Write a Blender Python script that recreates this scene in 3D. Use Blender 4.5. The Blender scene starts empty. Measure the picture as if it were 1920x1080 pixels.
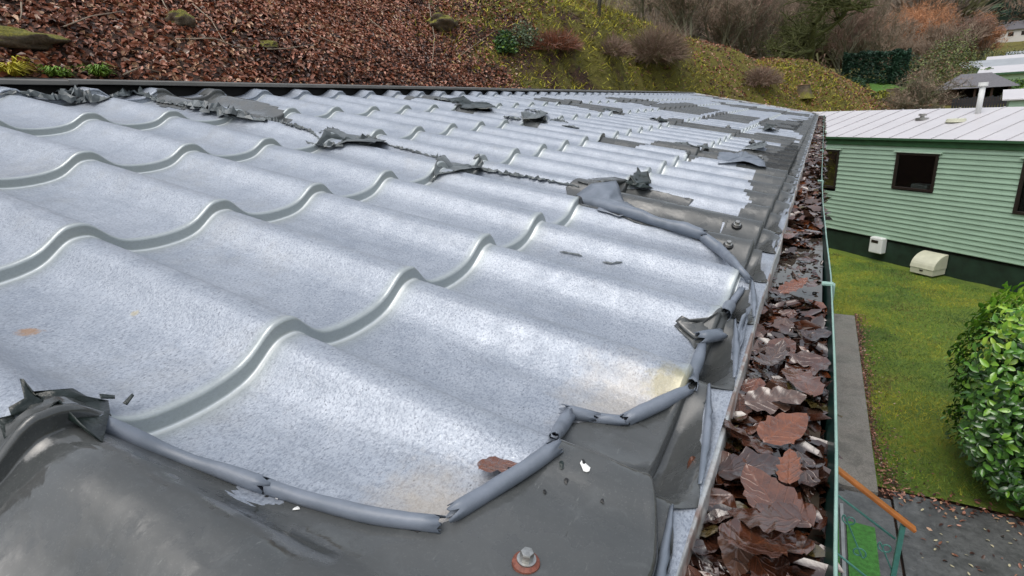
import bpy, bmesh, math, random
import numpy as np
from mathutils import Vector, Matrix, noise
random.seed(7); RNG = np.random.default_rng(11)
SC = bpy.context.scene; COL = SC.collection
R = math.radians

# ------------------------------------------------------------------ camera, sky, sun, exposure
CAM = np.array([0.43407878, -0.33005916, 0.17590274])
ROT = np.array([[0.880068, -0.097254, 0.464782], [0.471713, 0.291339, -0.832231], [-0.054471, 0.951664, 0.302274]])
cd = bpy.data.cameras.new('camera'); cam = bpy.data.objects.new('camera', cd); COL.objects.link(cam)
cam.matrix_world = Matrix([list(ROT[k]) + [CAM[k]] for k in range(3)] + [[0, 0, 0, 1]])
cd.sensor_width = 36; cd.lens = 1035 / 1920 * 36; cd.clip_start = .01; cd.clip_end = 3000
SC.camera = cam
SUN_EL, SUN_AZ = R(66), R(-165)          # azimuth from +Y towards +X
w = bpy.data.worlds.new('World'); SC.world = w; w.use_nodes = True
nt = w.node_tree; bg = nt.nodes['Background']
sky = nt.nodes.new('ShaderNodeTexSky'); sky.sky_type = 'NISHITA'; sky.sun_disc = False
sky.sun_elevation = SUN_EL; sky.sun_rotation = SUN_AZ; sky.air_density = 1.6; sky.dust_density = 4; sky.ozone_density = 1
hs = nt.nodes.new('ShaderNodeHueSaturation'); hs.inputs['Saturation'].default_value = .42
nt.links.new(sky.outputs[0], hs.inputs['Color']); nt.links.new(hs.outputs[0], bg.inputs[0]); bg.inputs[1].default_value = .14
sl = bpy.data.lights.new('sun', 'SUN'); sl.energy = .55; sl.angle = R(45); sl.color = (1, .97, .93)
so = bpy.data.objects.new('sun', sl); COL.objects.link(so)
sd = Vector((math.sin(SUN_AZ) * math.cos(SUN_EL), math.cos(SUN_AZ) * math.cos(SUN_EL), math.sin(SUN_EL)))
so.rotation_euler = sd.to_track_quat('Z', 'Y').to_euler(); so.location = (0, 0, 30)
SC.view_settings.view_transform = 'Standard'; SC.view_settings.look = 'None'
SC.view_settings.exposure = 0.55; SC.view_settings.gamma = 1; SC.view_settings.use_curve_mapping = False
SC.render.engine = 'CYCLES'

# ------------------------------------------------------------------ helpers
GZ = -3.2241                                     # lawn level
SLOPE = R(12.5); NRM = np.array([math.sin(SLOPE), 0, math.cos(SLOPE)]); DWN = np.array([math.cos(SLOPE), 0, -math.sin(SLOPE)])
PW, PL = .18923, .35                             # wave pitch, tile length
def ray(x, y):
    return ROT @ np.array([(x - 960) / 1035, -(y - 540) / 1035, -1.])
def on_plane(x, y, p, n):
    r = ray(x, y); n = np.array(n, float); return CAM + r * (((np.array(p, float) - CAM) @ n) / (r @ n))
def on_level(x, y, z): return on_plane(x, y, (0, 0, z), (0, 0, 1))
def vnoise(P, s, seed=0.):
    return np.array([noise.noise(Vector((p[0] * s + seed, p[1] * s - seed, p[2] * s + 2 * seed))) for p in P])

class Mat:
    """small node-graph builder"""
    def __init__(s, name, **kw):
        s.m = bpy.data.materials.new(name); s.m.use_nodes = True; s.t = s.m.node_tree; s.b = s.t.nodes['Principled BSDF']
        for k, v in kw.items(): s.b.inputs[k.replace('_', ' ')].default_value = v
        s.geo = None
    def n(s, typ, **kw):
        nd = s.t.nodes.new(typ)
        for k, v in kw.items(): setattr(nd, k, v)
        return nd
    def l(s, a, b): s.t.links.new(a, b)
    def pos(s):
        if not s.geo: s.geo = s.n('ShaderNodeNewGeometry')
        return s.geo.outputs['Position']
    def mapv(s, scale=(1, 1, 1), rot=(0, 0, 0)):
        mp = s.n('ShaderNodeMapping'); mp.inputs['Scale'].default_value = scale; mp.inputs['Rotation'].default_value = rot
        s.l(s.pos(), mp.inputs['Vector']); return mp.outputs[0]
    def noise(s, scale, detail=4, rough=.55, vec=None, dist=0):
        t = s.n('ShaderNodeTexNoise'); t.inputs['Scale'].default_value = scale; t.inputs['Detail'].default_value = detail
        t.inputs['Roughness'].default_value = rough; t.inputs['Distortion'].default_value = dist
        s.l(vec if vec else s.pos(), t.inputs['Vector']); return t.outputs['Fac']
    def voro(s, scale, feat='F1', vec=None, out='Distance'):
        t = s.n('ShaderNodeTexVoronoi'); t.feature = feat; t.inputs['Scale'].default_value = scale
        s.l(vec if vec else s.pos(), t.inputs['Vector']); return t.outputs[out]
    def ramp(s, fac, stops):
        r = s.n('ShaderNodeValToRGB'); e = r.color_ramp.elements
        while len(e) < len(stops): e.new(.5)
        for k, (p, c) in enumerate(stops):
            e[k].position = p; e[k].color = (c, c, c, 1) if isinstance(c, (int, float)) else (*c, 1)
        s.l(fac, r.inputs['Fac']); return r.outputs['Color']
    def mix(s, fac, a, b, mode='MIX'):
        m = s.n('ShaderNodeMix', data_type='RGBA', blend_type=mode)
        for sock, v in ((m.inputs[0], fac), (m.inputs[6], a), (m.inputs[7], b)):
            if isinstance(v, (int, float)): sock.default_value = v
            elif isinstance(v, tuple): sock.default_value = (*v, 1)
            else: s.l(v, sock)
        return m.outputs[2]
    def math(s, op, a, b=None):
        m = s.n('ShaderNodeMath', operation=op)
        for sock, v in ((m.inputs[0], a), (m.inputs[1], b)):
            if v is None: continue
            if isinstance(v, (int, float)): sock.default_value = v
            else: s.l(v, sock)
        return m.outputs[0]
    def bump(s, h, dist=.001, strength=1., normal=None):
        b = s.n('ShaderNodeBump'); b.inputs['Distance'].default_value = dist; b.inputs['Strength'].default_value = strength
        s.l(h, b.inputs['Height'])
        if normal: s.l(normal, b.inputs['Normal'])
        s.l(b.outputs[0], s.b.inputs['Normal']); return b.outputs[0]
    def base(s, c): s.l(c, s.b.inputs['Base Color']); return s
    def rough(s, c): s.l(c, s.b.inputs['Roughness']); return s
    def near(s, p, rad, soft=.5, wob=.3, scale=30):
        """1 inside a wobbly spot round world point p"""
        v = s.n('ShaderNodeVectorMath', operation='DISTANCE'); s.l(s.pos(), v.inputs[0]); v.inputs[1].default_value = tuple(p)
        d = s.math('ADD', s.math('DIVIDE', v.outputs['Value'], rad), s.math('MULTIPLY', s.math('SUBTRACT', s.noise(scale, 6, .7), .5), wob * 4))
        mr = s.n('ShaderNodeMapRange'); s.l(d, mr.inputs[0]); mr.inputs[1].default_value = 1 - soft; mr.inputs[2].default_value = 1
        mr.inputs[3].default_value = 1; mr.inputs[4].default_value = 0; return mr.outputs[0]

def plain(name, col, rough=.6, metallic=0., var=.15, scale=8, bump=0, bscale=60, **kw):
    m = Mat(name, Roughness=rough, Metallic=metallic, **kw)
    d = tuple(c * (1 - var) for c in col); u = tuple(min(1, c * (1 + var)) for c in col)
    m.base(m.ramp(m.noise(scale, 5, .6), [(.3, d), (.7, u)]))
    if bump: m.bump(m.noise(bscale, 5, .6), bump)
    return m.m

def mesh(name, V, F, mats, smooth=False, mi=None):
    me = bpy.data.meshes.new(name)
    V = np.asarray(V, dtype=np.float64); 
    if isinstance(F, np.ndarray):
        nf, k = F.shape
        me.vertices.add(len(V)); me.vertices.foreach_set('co', V.astype(np.float32).ravel())
        me.loops.add(nf * k); me.loops.foreach_set('vertex_index', F.astype(np.int32).ravel())
        me.polygons.add(nf); me.polygons.foreach_set('loop_start', np.arange(0, nf * k, k, dtype=np.int32))
    else:
        me.from_pydata([tuple(v) for v in V], [], [tuple(int(q) for q in f) for f in F])
    if not isinstance(mats, (list, tuple)): mats = [mats]
    for m in mats: me.materials.append(m)
    if mi is not None: me.polygons.foreach_set('material_index', np.asarray(mi, dtype=np.int32))
    if smooth: me.polygons.foreach_set('use_smooth', np.ones(len(me.polygons), dtype=bool))
    me.update(calc_edges=True); me.validate(); return me

def link(name, data, parent=None, loc=(0, 0, 0)):
    o = bpy.data.objects.new(name, data); COL.objects.link(o); o.location = loc
    if parent: o.parent = parent
    return o
def wpos(o):
    p = Vector(o.location)
    while o.parent: o = o.parent; p += Vector(o.location)
    return np.array(p)
def obj(name, V, F, mats, parent=None, smooth=False, mi=None, kind=None):
    """verts in world coordinates; stored relative to the parent"""
    V = np.asarray(V, float)
    off = wpos(parent) if parent else np.zeros(3)
    o = link(name, mesh(name, V - off, F, mats, smooth, mi), parent)
    if kind: o['kind'] = kind
    return o
def thing(name, label, cat, loc=(0, 0, 0), group=None):
    o = bpy.data.objects.new(name, None); COL.objects.link(o); o.location = loc; o.empty_display_size = .1
    return tag(o, label, cat, group)
def tag(o, label, cat, group=None):
    o['label'] = label; o['category'] = cat
    if group: o['group'] = group
    return o

class MB:
    def __init__(s): s.v = []; s.f = []; s.mi = []
    def add(s, V, F, m=0):
        b = len(s.v); s.v += [tuple(p) for p in V]; s.f += [tuple(q + b for q in f) for f in F]; s.mi += [m] * len(F); return s
    def box(s, c, h, ax=None, m=0):
        """centre, half sizes, axes (rows)"""
        A = np.eye(3) if ax is None else np.array(ax, float)
        V = [np.array(c) + A[0] * h[0] * a + A[1] * h[1] * b + A[2] * h[2] * d for a in (-1, 1) for b in (-1, 1) for d in (-1, 1)]
        return s.add(V, [(0, 1, 3, 2), (4, 6, 7, 5), (0, 4, 5, 1), (2, 3, 7, 6), (0, 2, 6, 4), (1, 5, 7, 3)], m)
    def tube(s, pts, rad, n=8, m=0, cap=True, closed=False):
        pts = [np.array(p, float) for p in pts]; k = len(pts); V = []; F = []
        rad = [rad] * k if isinstance(rad, (int, float)) else rad
        t0 = pts[1] - pts[0]; up = np.array([0, 0, 1.]) if abs(t0[2]) < .9 * np.linalg.norm(t0) else np.array([1., 0, 0])
        for q in range(k):
            t = pts[min(q + 1, k - 1)] - pts[max(q - 1, 0)]; t = t / (np.linalg.norm(t) + 1e-9)
            a = np.cross(t, up); a /= np.linalg.norm(a) + 1e-9; b = np.cross(a, t); up = b
            for z in range(n):
                an = 2 * math.pi * z / n; V.append(pts[q] + rad[q] * (a * math.cos(an) + b * math.sin(an)))
        for q in range(k - 1):
            for z in range(n):
                F.append((q * n + z, q * n + (z + 1) % n, (q + 1) * n + (z + 1) % n, (q + 1) * n + z))
        if cap: F.append(tuple(range(n - 1, -1, -1))); F.append(tuple((k - 1) * n + z for z in range(n)))
        return s.add(V, F, m)
    def prism(s, prof, origin, ax, ay, az, length, m=0, closed=True):
        """2D profile (list) in ax/ay plane swept along az"""
        o = np.array(origin, float); ax, ay, az = [np.array(q, float) for q in (ax, ay, az)]
        n = len(prof); V = [o + ax * p[0] + ay * p[1] for p in prof] + [o + ax * p[0] + ay * p[1] + az * length for p in prof]
        F = [(k, (k + 1) % n, n + (k + 1) % n, n + k) for k in range(n if closed else n - 1)]
        if closed: F += [tuple(range(n - 1, -1, -1)), tuple(range(n, 2 * n))]
        return s.add(V, F, m)
    def build(s, name, mats, parent=None, smooth=False, kind=None, bevel=0):
        o = obj(name, s.v, s.f, mats, parent, smooth, s.mi, kind)
        if bevel:
            bv = o.modifiers.new('b', 'BEVEL'); bv.width = bevel; bv.segments = 2; bv.limit_method = 'ANGLE'
        return o
def grid_faces(nu, nv):
    a = np.arange(nu - 1)[:, None] * nv + np.arange(nv - 1)[None, :]
    return np.stack([a, a + 1, a + nv + 1, a + nv], -1).reshape(-1, 4)

# ------------------------------------------------------------------ roof surface
TY = np.array([-.0072, -.0062, -.0055, -.0049, -.0044, -.0038, -.0035, -.0038, -.0034, -.0022, -.0008, .0006, .0022, .005, .012, .030, .09, .18, .27, .315, .3290, .3380, .3428])
TW = np.array([-.01385, -.01380, -.0133, -.0120, -.0095, -.0060, -.0043, -.0031, -.0020, -.0004, .0008, .0013, .0011, .0001, -.0006, -.0013, -.0036, -.0071, -.0106, -.0124, -.0131, -.0136, -.01385])
def sst(x, a, b):
    t = np.clip((x - a) / (b - a), 0, 1); return t * t * (3 - 2 * t)
_u = np.array([0, .04, .08, .12, .17, .22, .28, .36, .44, .52, .62, .71, .77, .82, .87, .91, .95, 1.])
_w = np.array([0, -1.6, -8, -17, -27.5, -35, -39.5, -41.8, -42.5, -42, -39.5, -34.5, -28, -19, -8.5, -2.6, -.3, 0]) * .00089
_g = np.arange(0, 512) / 512.; _t = np.interp(_g, _u, _w); _k = np.exp(-.5 * (np.minimum(_g, 1 - _g) / .011) ** 2); _k /= _k.sum()
_t = np.real(np.fft.ifft(np.fft.fft(_t) * np.fft.fft(_k))); _t -= _t.max(); _tt = np.append(_t, _t[0])
def wave(i):
    """cross-section of the sheet: narrow rolls, broad pans"""
    return np.interp(np.mod(i, 1.), np.append(_g, 1.), _tt)
def S(i, j, lift=0., dlift=0.):
    """roof surface: i = wave number along the eave, j = tile row up the slope"""
    i = np.asarray(i, float); j = np.asarray(j, float)
    r = np.floor(j + .0072 / PL); dy = (j - r) * PL
    st = np.interp(dy, np.maximum.accumulate(TY), TW)
    z = wave(i) * np.clip(1.0 - .075 * j, .76, 1.02)
    G = sst(-i, -.22, .35) * sst(-j, .25, .95)                    # dented flat at the near verge
    z = z * (1 - .8 * G)
    shift = .028 * G * (1 - sst(-j, 1.03, 1.125))
    lipm = sst(-j, 1.03, 1.125)                                   # wave ends pressed flat on the drip edge
    z = z * (1 - lipm * .97) + (-.004) * lipm
    z = np.where(j < -1.05, z, z)
    dent = .0022 * np.sin(i * 3.1 + 1) * np.sin(j * 2.3 + i) * .5
    w_ = z + st + dent * (j > -1.0) + lift
    P = j[..., None] * (-PL) * DWN + (i * PW)[..., None] * np.array([0, 1., 0]) + w_[..., None] * NRM + (shift + dlift)[..., None] * DWN if np.ndim(shift + dlift) else None
    return P
def S1(i, j, lift=0., dlift=0.): return S(np.array([i]), np.array([j]), np.array([lift]), np.array([dlift]))[0]
def project(P):
    v = ROT.T @ (np.array(P) - CAM); return np.array([960 + 1035 * v[0] / -v[2], 540 - 1035 * v[1] / -v[2]])
def to_roof(px, py):
    """first point of the corrugated surface met by a sight line (march + 2D Newton)"""
    r = ray(px, py); r /= np.linalg.norm(r); t = np.concatenate([np.arange(.1, 3, .004), np.arange(3, 14, .02)]); P = CAM + r * t[:, None]
    i = P[:, 1] / PW; j = -(P @ DWN) / PL; z = np.zeros(len(t)); w_ = S(i, j, z, z) @ NRM
    k = int(np.argmax((P @ NRM) < w_)); q = np.array([i[k], j[k]])
    for _ in range(6):
        f = project(S1(*q)) - [px, py]; e = 1e-4; J = np.stack([(project(S1(q[0] + e, q[1])) - project(S1(*q))) / e, (project(S1(q[0], q[1] + e)) - project(S1(*q))) / e], 1)
        try: st = np.linalg.solve(J, f)
        except Exception: break
        if np.abs(st).max() > .25: break
        q = q - st
    return float(q[0]), float(q[1])
def ZR(ox, oy, s, pts, far=False):
    """points measured in a magnified crop -> roof (i, j)"""
    return [far_roof(ox + x / s, oy + y / s) if far else to_roof(ox + x / s, oy + y / s) for x, y in pts]
def far_roof(px, py):
    P = on_plane(px, py, NRM * -.012, NRM); return P[1] / PW, -(P @ DWN) / PL

# ------------------------------------------------------------------ materials
def px_pt(x, y): return S1(*to_roof(x, y))
def galv():
    m = Mat('galvanised_sheet', Metallic=.32)
    at_ = m.n('ShaderNodeAttribute'); at_.attribute_name = 'press'; pr = at_.outputs['Fac']      # smooth band where the step was pressed
    big = m.noise(5, 4, .6); mid = m.noise(30, 5, .65)
    c = m.ramp(m.math('ADD', m.math('MULTIPLY', big, .5), m.math('MULTIPLY', mid, .5)), [(.35, (.265, .30, .355)), (.65, (.405, .44, .495))])
    sp = m.noise(520, 3, .7, vec=m.mapv((1, .55, 1), (0, 0, .5))); c = m.mix(m.ramp(sp, [(.38, .62), (.52, 0.)]), c, (.14, .16, .20))
    sp2 = m.noise(330, 3, .7); c = m.mix(m.ramp(sp2, [(.56, 0.), (.68, .38)]), c, (.56, .60, .65))
    vo = m.voro(300, vec=m.mapv((1, .6, 1)))
    dots = m.math('MULTIPLY', m.ramp(vo, [(.12, 1.), (.24, 0.)]), m.ramp(m.noise(60, 2), [(.48, 0.), (.6, 1.)]))
    c = m.mix(m.math('MULTIPLY', dots, .8), c, (.09, .105, .13))
    streak = m.noise(14, 5, .7, vec=m.mapv((.35, 3.2, .35))); c = m.mix(m.ramp(streak, [(.52, 0.), (.72, .42)]), c, (.20, .225, .26))
    dirt = m.noise(3.2, 6, .75); c = m.mix(m.ramp(dirt, [(.55, 0.), (.70, .32)]), c, (.26, .25, .22))
    c = m.mix(m.math('MULTIPLY', pr, .75), c, (.40, .44, .43))
    ru = m.n('ShaderNodeAttribute'); ru.attribute_name = 'crease_glint'; c = m.mix(ru.outputs['Fac'], c, (.85, .88, .88))      # sky highlight along the step creases, painted into the colour
    st = m.near(px_pt(1262, 728), .032, .5, .35, 70); c = m.mix(m.math('MULTIPLY', st, .6), c, (.27, .235, .08))
    st2 = m.near(px_pt(1175, 770), .075, .8, .35, 50); c = m.mix(m.math('MULTIPLY', st2, .5), c, (.42, .37, .30))
    st3 = m.near(px_pt(800, 955), .055, .8, .3, 70); c = m.mix(m.math('MULTIPLY', st3, .6), c, (.42, .36, .28))
    st4 = m.near(px_pt(55, 622), .011, .5, .5, 120); c = m.mix(m.math('MULTIPLY', st4, .7), c, (.36, .19, .07))
    st5 = m.near(px_pt(252, 588), .005, .5, .5, 160); c = m.mix(m.math('MULTIPLY', st5, .6), c, (.36, .31, .18))
    m.base(c)
    r0 = m.ramp(m.noise(45, 5, .75), [(.3, .30), (.7, .54)]); m.rough(m.mix(pr, r0, (.34, .34, .34)))
    h = m.math('MULTIPLY', m.math('ADD', m.math('MULTIPLY', m.noise(420, 3, .7), .6), m.math('MULTIPLY', m.noise(120, 3, .6), .9)), m.math('SUBTRACT', 1., m.math('MULTIPLY', pr, .8)))
    m.bump(h, .0013, .6); return m.m
M = {}
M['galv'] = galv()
def coat():
    m = Mat('grey_plastic_coating', IOR=1.6); 
    c = m.ramp(m.noise(5, 6, .6), [(.3, (.048, .052, .052)), (.7, (.078, .082, .082))])
    c = m.mix(m.ramp(m.noise(45, 5, .7, dist=1.), [(.55, 0.), (.8, .3)]), c, (.15, .16, .16))
    c = m.mix(m.ramp(m.noise(4, 6, .7, vec=m.mapv((1, 4, 1), (0, 0, .6))), [(.52, 0.), (.62, .30)]), c, (.030, .034, .033))
    c = m.mix(m.ramp(m.noise(700, 2, .6), [(.60, 0.), (.70, .2)]), c, (.18, .19, .18)); c = m.mix(m.ramp(m.noise(240, 3, .8, vec=m.mapv((1, .18, 1), (0, 0, .9))), [(.66, 0.), (.74, .4)]), c, (.20, .21, .20))
    m.base(c); m.rough(m.ramp(m.noise(14, 5, .65), [(.46, .10), (.54, .42)]))
    m.bump(m.math('ADD', m.math('MULTIPLY', m.noise(18, 3, .5), 1.), m.math('MULTIPLY', m.noise(160, 3, .5), .06)), .003, .8); return m.m
M['coat'] = coat()
def curlm():
    m = Mat('coating_underside', Roughness=.42)
    c = m.ramp(m.noise(30, 5, .6), [(.3, (.115, .138, .17)), (.7, (.18, .205, .25))])
    m.base(c); m.bump(m.noise(90, 4, .6), .0006, .6); return m.m
M['under'] = curlm()
M['torn'] = plain('torn_coating', (.10, .115, .12), .4, var=.4, scale=25, bump=.002, bscale=50)
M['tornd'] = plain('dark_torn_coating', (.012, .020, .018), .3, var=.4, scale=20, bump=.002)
def drip():
    m = Mat('drip_edge_metal', Metallic=.6, Roughness=.42)
    c = m.ramp(m.noise(14, 5, .6), [(.42, (.66, .68, .68)), (.52, (.62, .60, .58)), (.58, (.42, .30, .26)), (.7, (.48, .38, .33))])
    c = m.mix(m.ramp(m.noise(140, 3, .7), [(.35, .5), (.5, 0.)]), c, (.35, .35, .34))
    m.base(c); m.bump(m.noise(200, 3), .0006); return m.m
M['drip'] = drip()
M['ridge'] = plain('brown_grey_ridge_metal', (.15, .145, .135), .38, var=.15, scale=12, bump=.0005)
M['dark'] = plain('dark_void', (.006, .006, .006), .9)
M['gutter'] = plain('dark_green_gutter', (.012, .040, .034), .35, var=.3, scale=20)
M['rim'] = plain('pale_green_rim', (.24, .38, .33), .35, var=.15, scale=30)
M['steel'] = plain('zinc_bolt', (.42, .42, .40), .35, .9, var=.3, scale=400)
M['rust'] = plain('rusty_washer', (.17, .055, .035), .6, var=.4, scale=300, bump=.0004, bscale=500)
M['black'] = plain('black_rubber', (.012, .012, .012), .45)

# ------------------------------------------------------------------ park home under the roof
home = thing('park_home', 'grey and silver tile-effect metal roof with peeling coating, filling the foreground', 'house', (-1.4, 4.6, GZ))
I0, I1 = -5, 50
JT = 4.16                                             # top of the sheets under the ridge trim
Y0, Y1 = (I0 - .526) * PW, (I1 - .526) * PW
def deck():
    # plain boarding just under the sheets: also the part that parents the tiles
    V = []; 
    for y in (Y0 + .01, Y1 - .01):
        for j, w_ in ((-1.09, -.060), (4.15, -.060), (4.15, -.10), (-1.09, -.085)):
            V.append(-j * PL * DWN + np.array([0, y, 0]) + w_ * NRM)
    F = [(0, 1, 2, 3), (7, 6, 5, 4), (0, 4, 5, 1), (3, 2, 6, 7), (1, 5, 6, 2), (0, 3, 7, 4)]
    return obj('roof', V, F, M['dark'], home)
roof = deck()
def tile_mesh(c, r, nu=36):
    us = np.linspace(c - .526, c + .474, nu + 1); js = r + TY / PL
    U, J = np.meshgrid(us, js, indexing='ij'); z = np.zeros_like(U)
    P = S(U, J, z, z); e = .0012
    nn = np.cross(S(U, J + e * 2, z, z) - S(U, J - e * 2, z, z), S(U + e * 3, J, z, z) - S(U - e * 3, J, z, z))
    nn /= np.linalg.norm(nn, axis=-1, keepdims=True); nn *= np.sign(nn @ NRM)[..., None]
    o = r * -PL * DWN + np.array([0, c * PW, 0])
    me = mesh('tile', P.reshape(-1, 3) - o, grid_faces(len(us), len(js))[:, ::-1], M['galv'], True)
    me.normals_split_custom_set_from_vertices(nn.reshape(-1, 3))
    at_ = me.attributes.new('press', 'FLOAT', 'POINT'); dd = np.where(TY < .17, TY, TY - PL); pr = np.where(dd > .001, np.clip(1 - (dd - .001) / .009, 0, 1), np.where(dd < -.0060, np.clip(1 - (-.0060 - dd) / .018, 0, 1), 1.))
    at_.data.foreach_set('value', np.tile(pr, len(us)).astype(np.float32))
    at2 = me.attributes.new('crease_glint', 'FLOAT', 'POINT'); rb = np.zeros(len(TY)); rb[[0, 1, 2]] = [.9, 1, .6]; rb[[10]] = .12; rb[-1] = .8; at2.data.foreach_set('value', np.tile(rb, len(us)).astype(np.float32))
    return me, o
std = None
for c in range(I1 - 1, I0 - 1, -1):
    for r in range(-1, 4):
        o = r * -PL * DWN + np.array([0, c * PW, 0])
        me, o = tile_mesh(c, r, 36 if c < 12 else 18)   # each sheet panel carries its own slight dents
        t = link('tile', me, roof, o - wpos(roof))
def strip(name, j0, j1, nj, mat, parent, i0=I0 - .526, i1=I1 - .526, per=14, lift=0., dl=0., js=None):
    us = np.linspace(i0, i1, int((i1 - i0) * per) + 1); js = np.linspace(j0, j1, nj) if js is None else np.array(js)
    U, J = np.meshgrid(us, js, indexing='ij'); z = np.zeros_like(U)
    return obj(name, S(U, J, z + lift, z + dl).reshape(-1, 3), grid_faces(len(us), len(js))[:, ::-1], mat, parent, True)
strip('top_course', 0, 0, 0, M['galv'], roof, js=list(4 + TY[:16] / PL) + [JT])['kind'] = 'stuff'
strip('eave_lip', 0, 0, 0, M['galv'], roof, js=np.linspace(-1.128, -1.0207, 12))['kind'] = 'stuff'

# drip edge flashing: flat on the roof, then turned down into the gutter
def pj(j, w_, y=0., dd=0.): return -j * PL * DWN + np.array([0, y, 0]) + w_ * NRM + dd * DWN
ys = np.arange(Y0, Y1 + .001, .05); V = []
for y in ys:
    k = .0012 * math.sin(y * 9) + .0009 * math.sin(y * 23)
    for j, w_, dd, dz in ((-1.100, -.0245, 0, 0), (-1.118, -.0215, k, 0), (-1.134, -.0205, k, 0), (-1.137, -.0215, k, -.001), (-1.138, -.024, k, -.035), (-1.140, -.026, k + .004, -.038)):
        V.append(pj(j, w_, y, dd) + np.array([0, 0, dz]))
obj('drip_edge', V, grid_faces(len(ys), 6), M['drip'], home, False)

# ridge trim: a folded brown-grey strip standing a finger above the waves, open and dark beneath
prof = [(0.000, .002), (.0008, .003), (0, .0125), (-.004, .0165), (-.10, .022), (-.19, .012), (-.19, .008), (-.10, .018), (-.006, .0125), (-.003, .002)]
b = MB(); base = pj(4.14, 0)
segs = [Y0 - .02, .55, 3.0, 5.6, 8.0, Y1 + .02]
for k in range(len(segs) - 1):
    b = MB(); e = .0025 * (k % 2)
    b.prism([(p[0] + e * .5, p[1] + e) for p in prof], base + np.array([0, segs[k] - .02 * (k > 0) + .0005, 0]), (1, 0, 0), (0, 0, 1), (0, 1, 0), segs[k + 1] - segs[k] + .02 * (k > 0), 0)
    b.build('ridge_trim', M['ridge'], home)
b = MB(); b.prism([(-.012, -.06), (-.012, .008), (-.09, .010), (-.09, -.06)], base + np.array([-.01, Y0, -.005]), (1, 0, 0), (0, 0, 1), (0, 1, 0), Y1 - Y0)
b.build('ridge_board', M['dark'], home)
# far slope and walls of the home
b = MB(); rp_ = pj(4.2, .0); x0 = rp_[0] - .16; z0 = rp_[2] + .03
b.prism([(0, 0), (-1.85, -.41), (-1.85, -.45), (0, -.05)], (x0, Y0, z0), (1, 0, 0), (0, 0, 1), (0, 1, 0), Y1 - Y0); b.build('rear_slope', M['coat'], home)
M['cream'] = plain('cream_render', (.55, .52, .43), .8, var=.1, bump=.004, bscale=40)
b = MB(); b.box(((x0 - 1.75 + .30) / 2, (Y0 + Y1) / 2, (GZ - .19) / 2), ((.30 - (x0 - 1.75)) / 2, (Y1 - Y0) / 2 - .08, (-.19 - GZ) / 2)); b.build('wall', M['cream'], home)
b = MB(); b.box((.350, (Y0 + Y1) / 2, -.20), (.006, (Y1 - Y0) / 2, .055)); b.build('fascia_board', M['gutter'], home)
# near and far verge trims
for yv, sgn in ((Y0 - .012, -1), (Y1 + .012, 1)):
    b = MB(); V = []
    for j in (-1.13, 4.2):
        for w_, dy in ((-.055, 0), (.006, 0), (.006, -.05 * sgn), (-.02, -.05 * sgn)):
            V.append(pj(j, w_, yv + dy))
    b.add(V, [(0, 1, 5, 4), (1, 2, 6, 5), (2, 3, 7, 6)]); b.build('verge_trim', M['drip'], home)

# ------------------------------------------------------------------ remaining coating, cut to its torn outline
def jag(poly, amp, step, seed=0):
    rs = random.Random(seed); out = []
    for k in range(len(poly)):
        a = np.array(poly[k]) * [PW, PL]; c = np.array(poly[(k + 1) % len(poly)]) * [PW, PL]
        d = np.linalg.norm(c - a); n = max(1, int(d / step)); t = (c - a) / (d + 1e-9); nr = np.array([-t[1], t[0]])
        for q in range(n):
            off = 0 if q == 0 else rs.uniform(-amp, amp)
            out.append((a + t * d * q / n + nr * off) / [PW, PL])
    return [tuple(p) for p in out]
def patch(name, poly, parent=roof, lift=.0012, amp=.0015, step=.012, seed=0, di=.0625, liftf=None, mats=None, thick=.0005, smooth=True):
    poly = jag(poly, amp, step, seed) if amp else poly
    bm = bmesh.new(); vs = [bm.verts.new((p[0], p[1], 0)) for p in poly]
    try: bm.faces.new(vs)
    except Exception: return None
    bmesh.ops.triangulate(bm, faces=bm.faces[:], ngon_method='EAR_CLIP')
    ia, ib = min(p[0] for p in poly), max(p[0] for p in poly); ja, jb = min(p[1] for p in poly), max(p[1] for p in poly)
    cuts = [(k * di, 0) for k in range(math.ceil(ia / di), int(ib / di) + 1)]
    for r in range(math.floor(ja) - 1, math.ceil(jb) + 1):
        for y in list(TY[:-1]) + [.05, .07, .11, .13, .15, .2, .225, .25, .29]:
            j = r + y / PL
            if ja < j < jb: cuts.append((j, 1))
    if ja < -1.03:
        for j in np.linspace(-1.128, -1.03, 9):
            if ja < j < jb: cuts.append((j, 1))
    for v, ax in cuts:
        bmesh.ops.bisect_plane(bm, geom=bm.verts[:] + bm.edges[:] + bm.faces[:], dist=1e-7, plane_co=(v, 0, 0) if ax == 0 else (0, v, 0), plane_no=(1, 0, 0) if ax == 0 else (0, 1, 0))
    bmesh.ops.remove_doubles(bm, verts=bm.verts[:], dist=2e-5)
    A = np.array([v.co[:] for v in bm.verts])
    L = np.full(len(A), lift)
    if liftf: L = L + liftf(A[:, 0], A[:, 1])
    P = S(A[:, 0], A[:, 1], L, np.full(len(A), lift * .8))
    off = wpos(parent)
    for v, p in zip(bm.verts, P): v.co = Vector(p - off)
    bmesh.ops.recalc_face_normals(bm, faces=bm.faces[:])
    if bm.faces and sum(f.normal.z * f.calc_area() for f in bm.faces) < 0: bmesh.ops.reverse_faces(bm, faces=bm.faces[:])
    me = bpy.data.meshes.new(name); bm.to_mesh(me); bm.free()
    for m_ in (mats or [M['coat']]): me.materials.append(m_)
    me.polygons.foreach_set('use_smooth', np.full(len(me.polygons), smooth))
    o = link(name, me, parent)
    if thick:
        md = o.modifiers.new('t', 'SOLIDIFY'); md.thickness = thick; md.offset = 1
    return o
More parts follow.
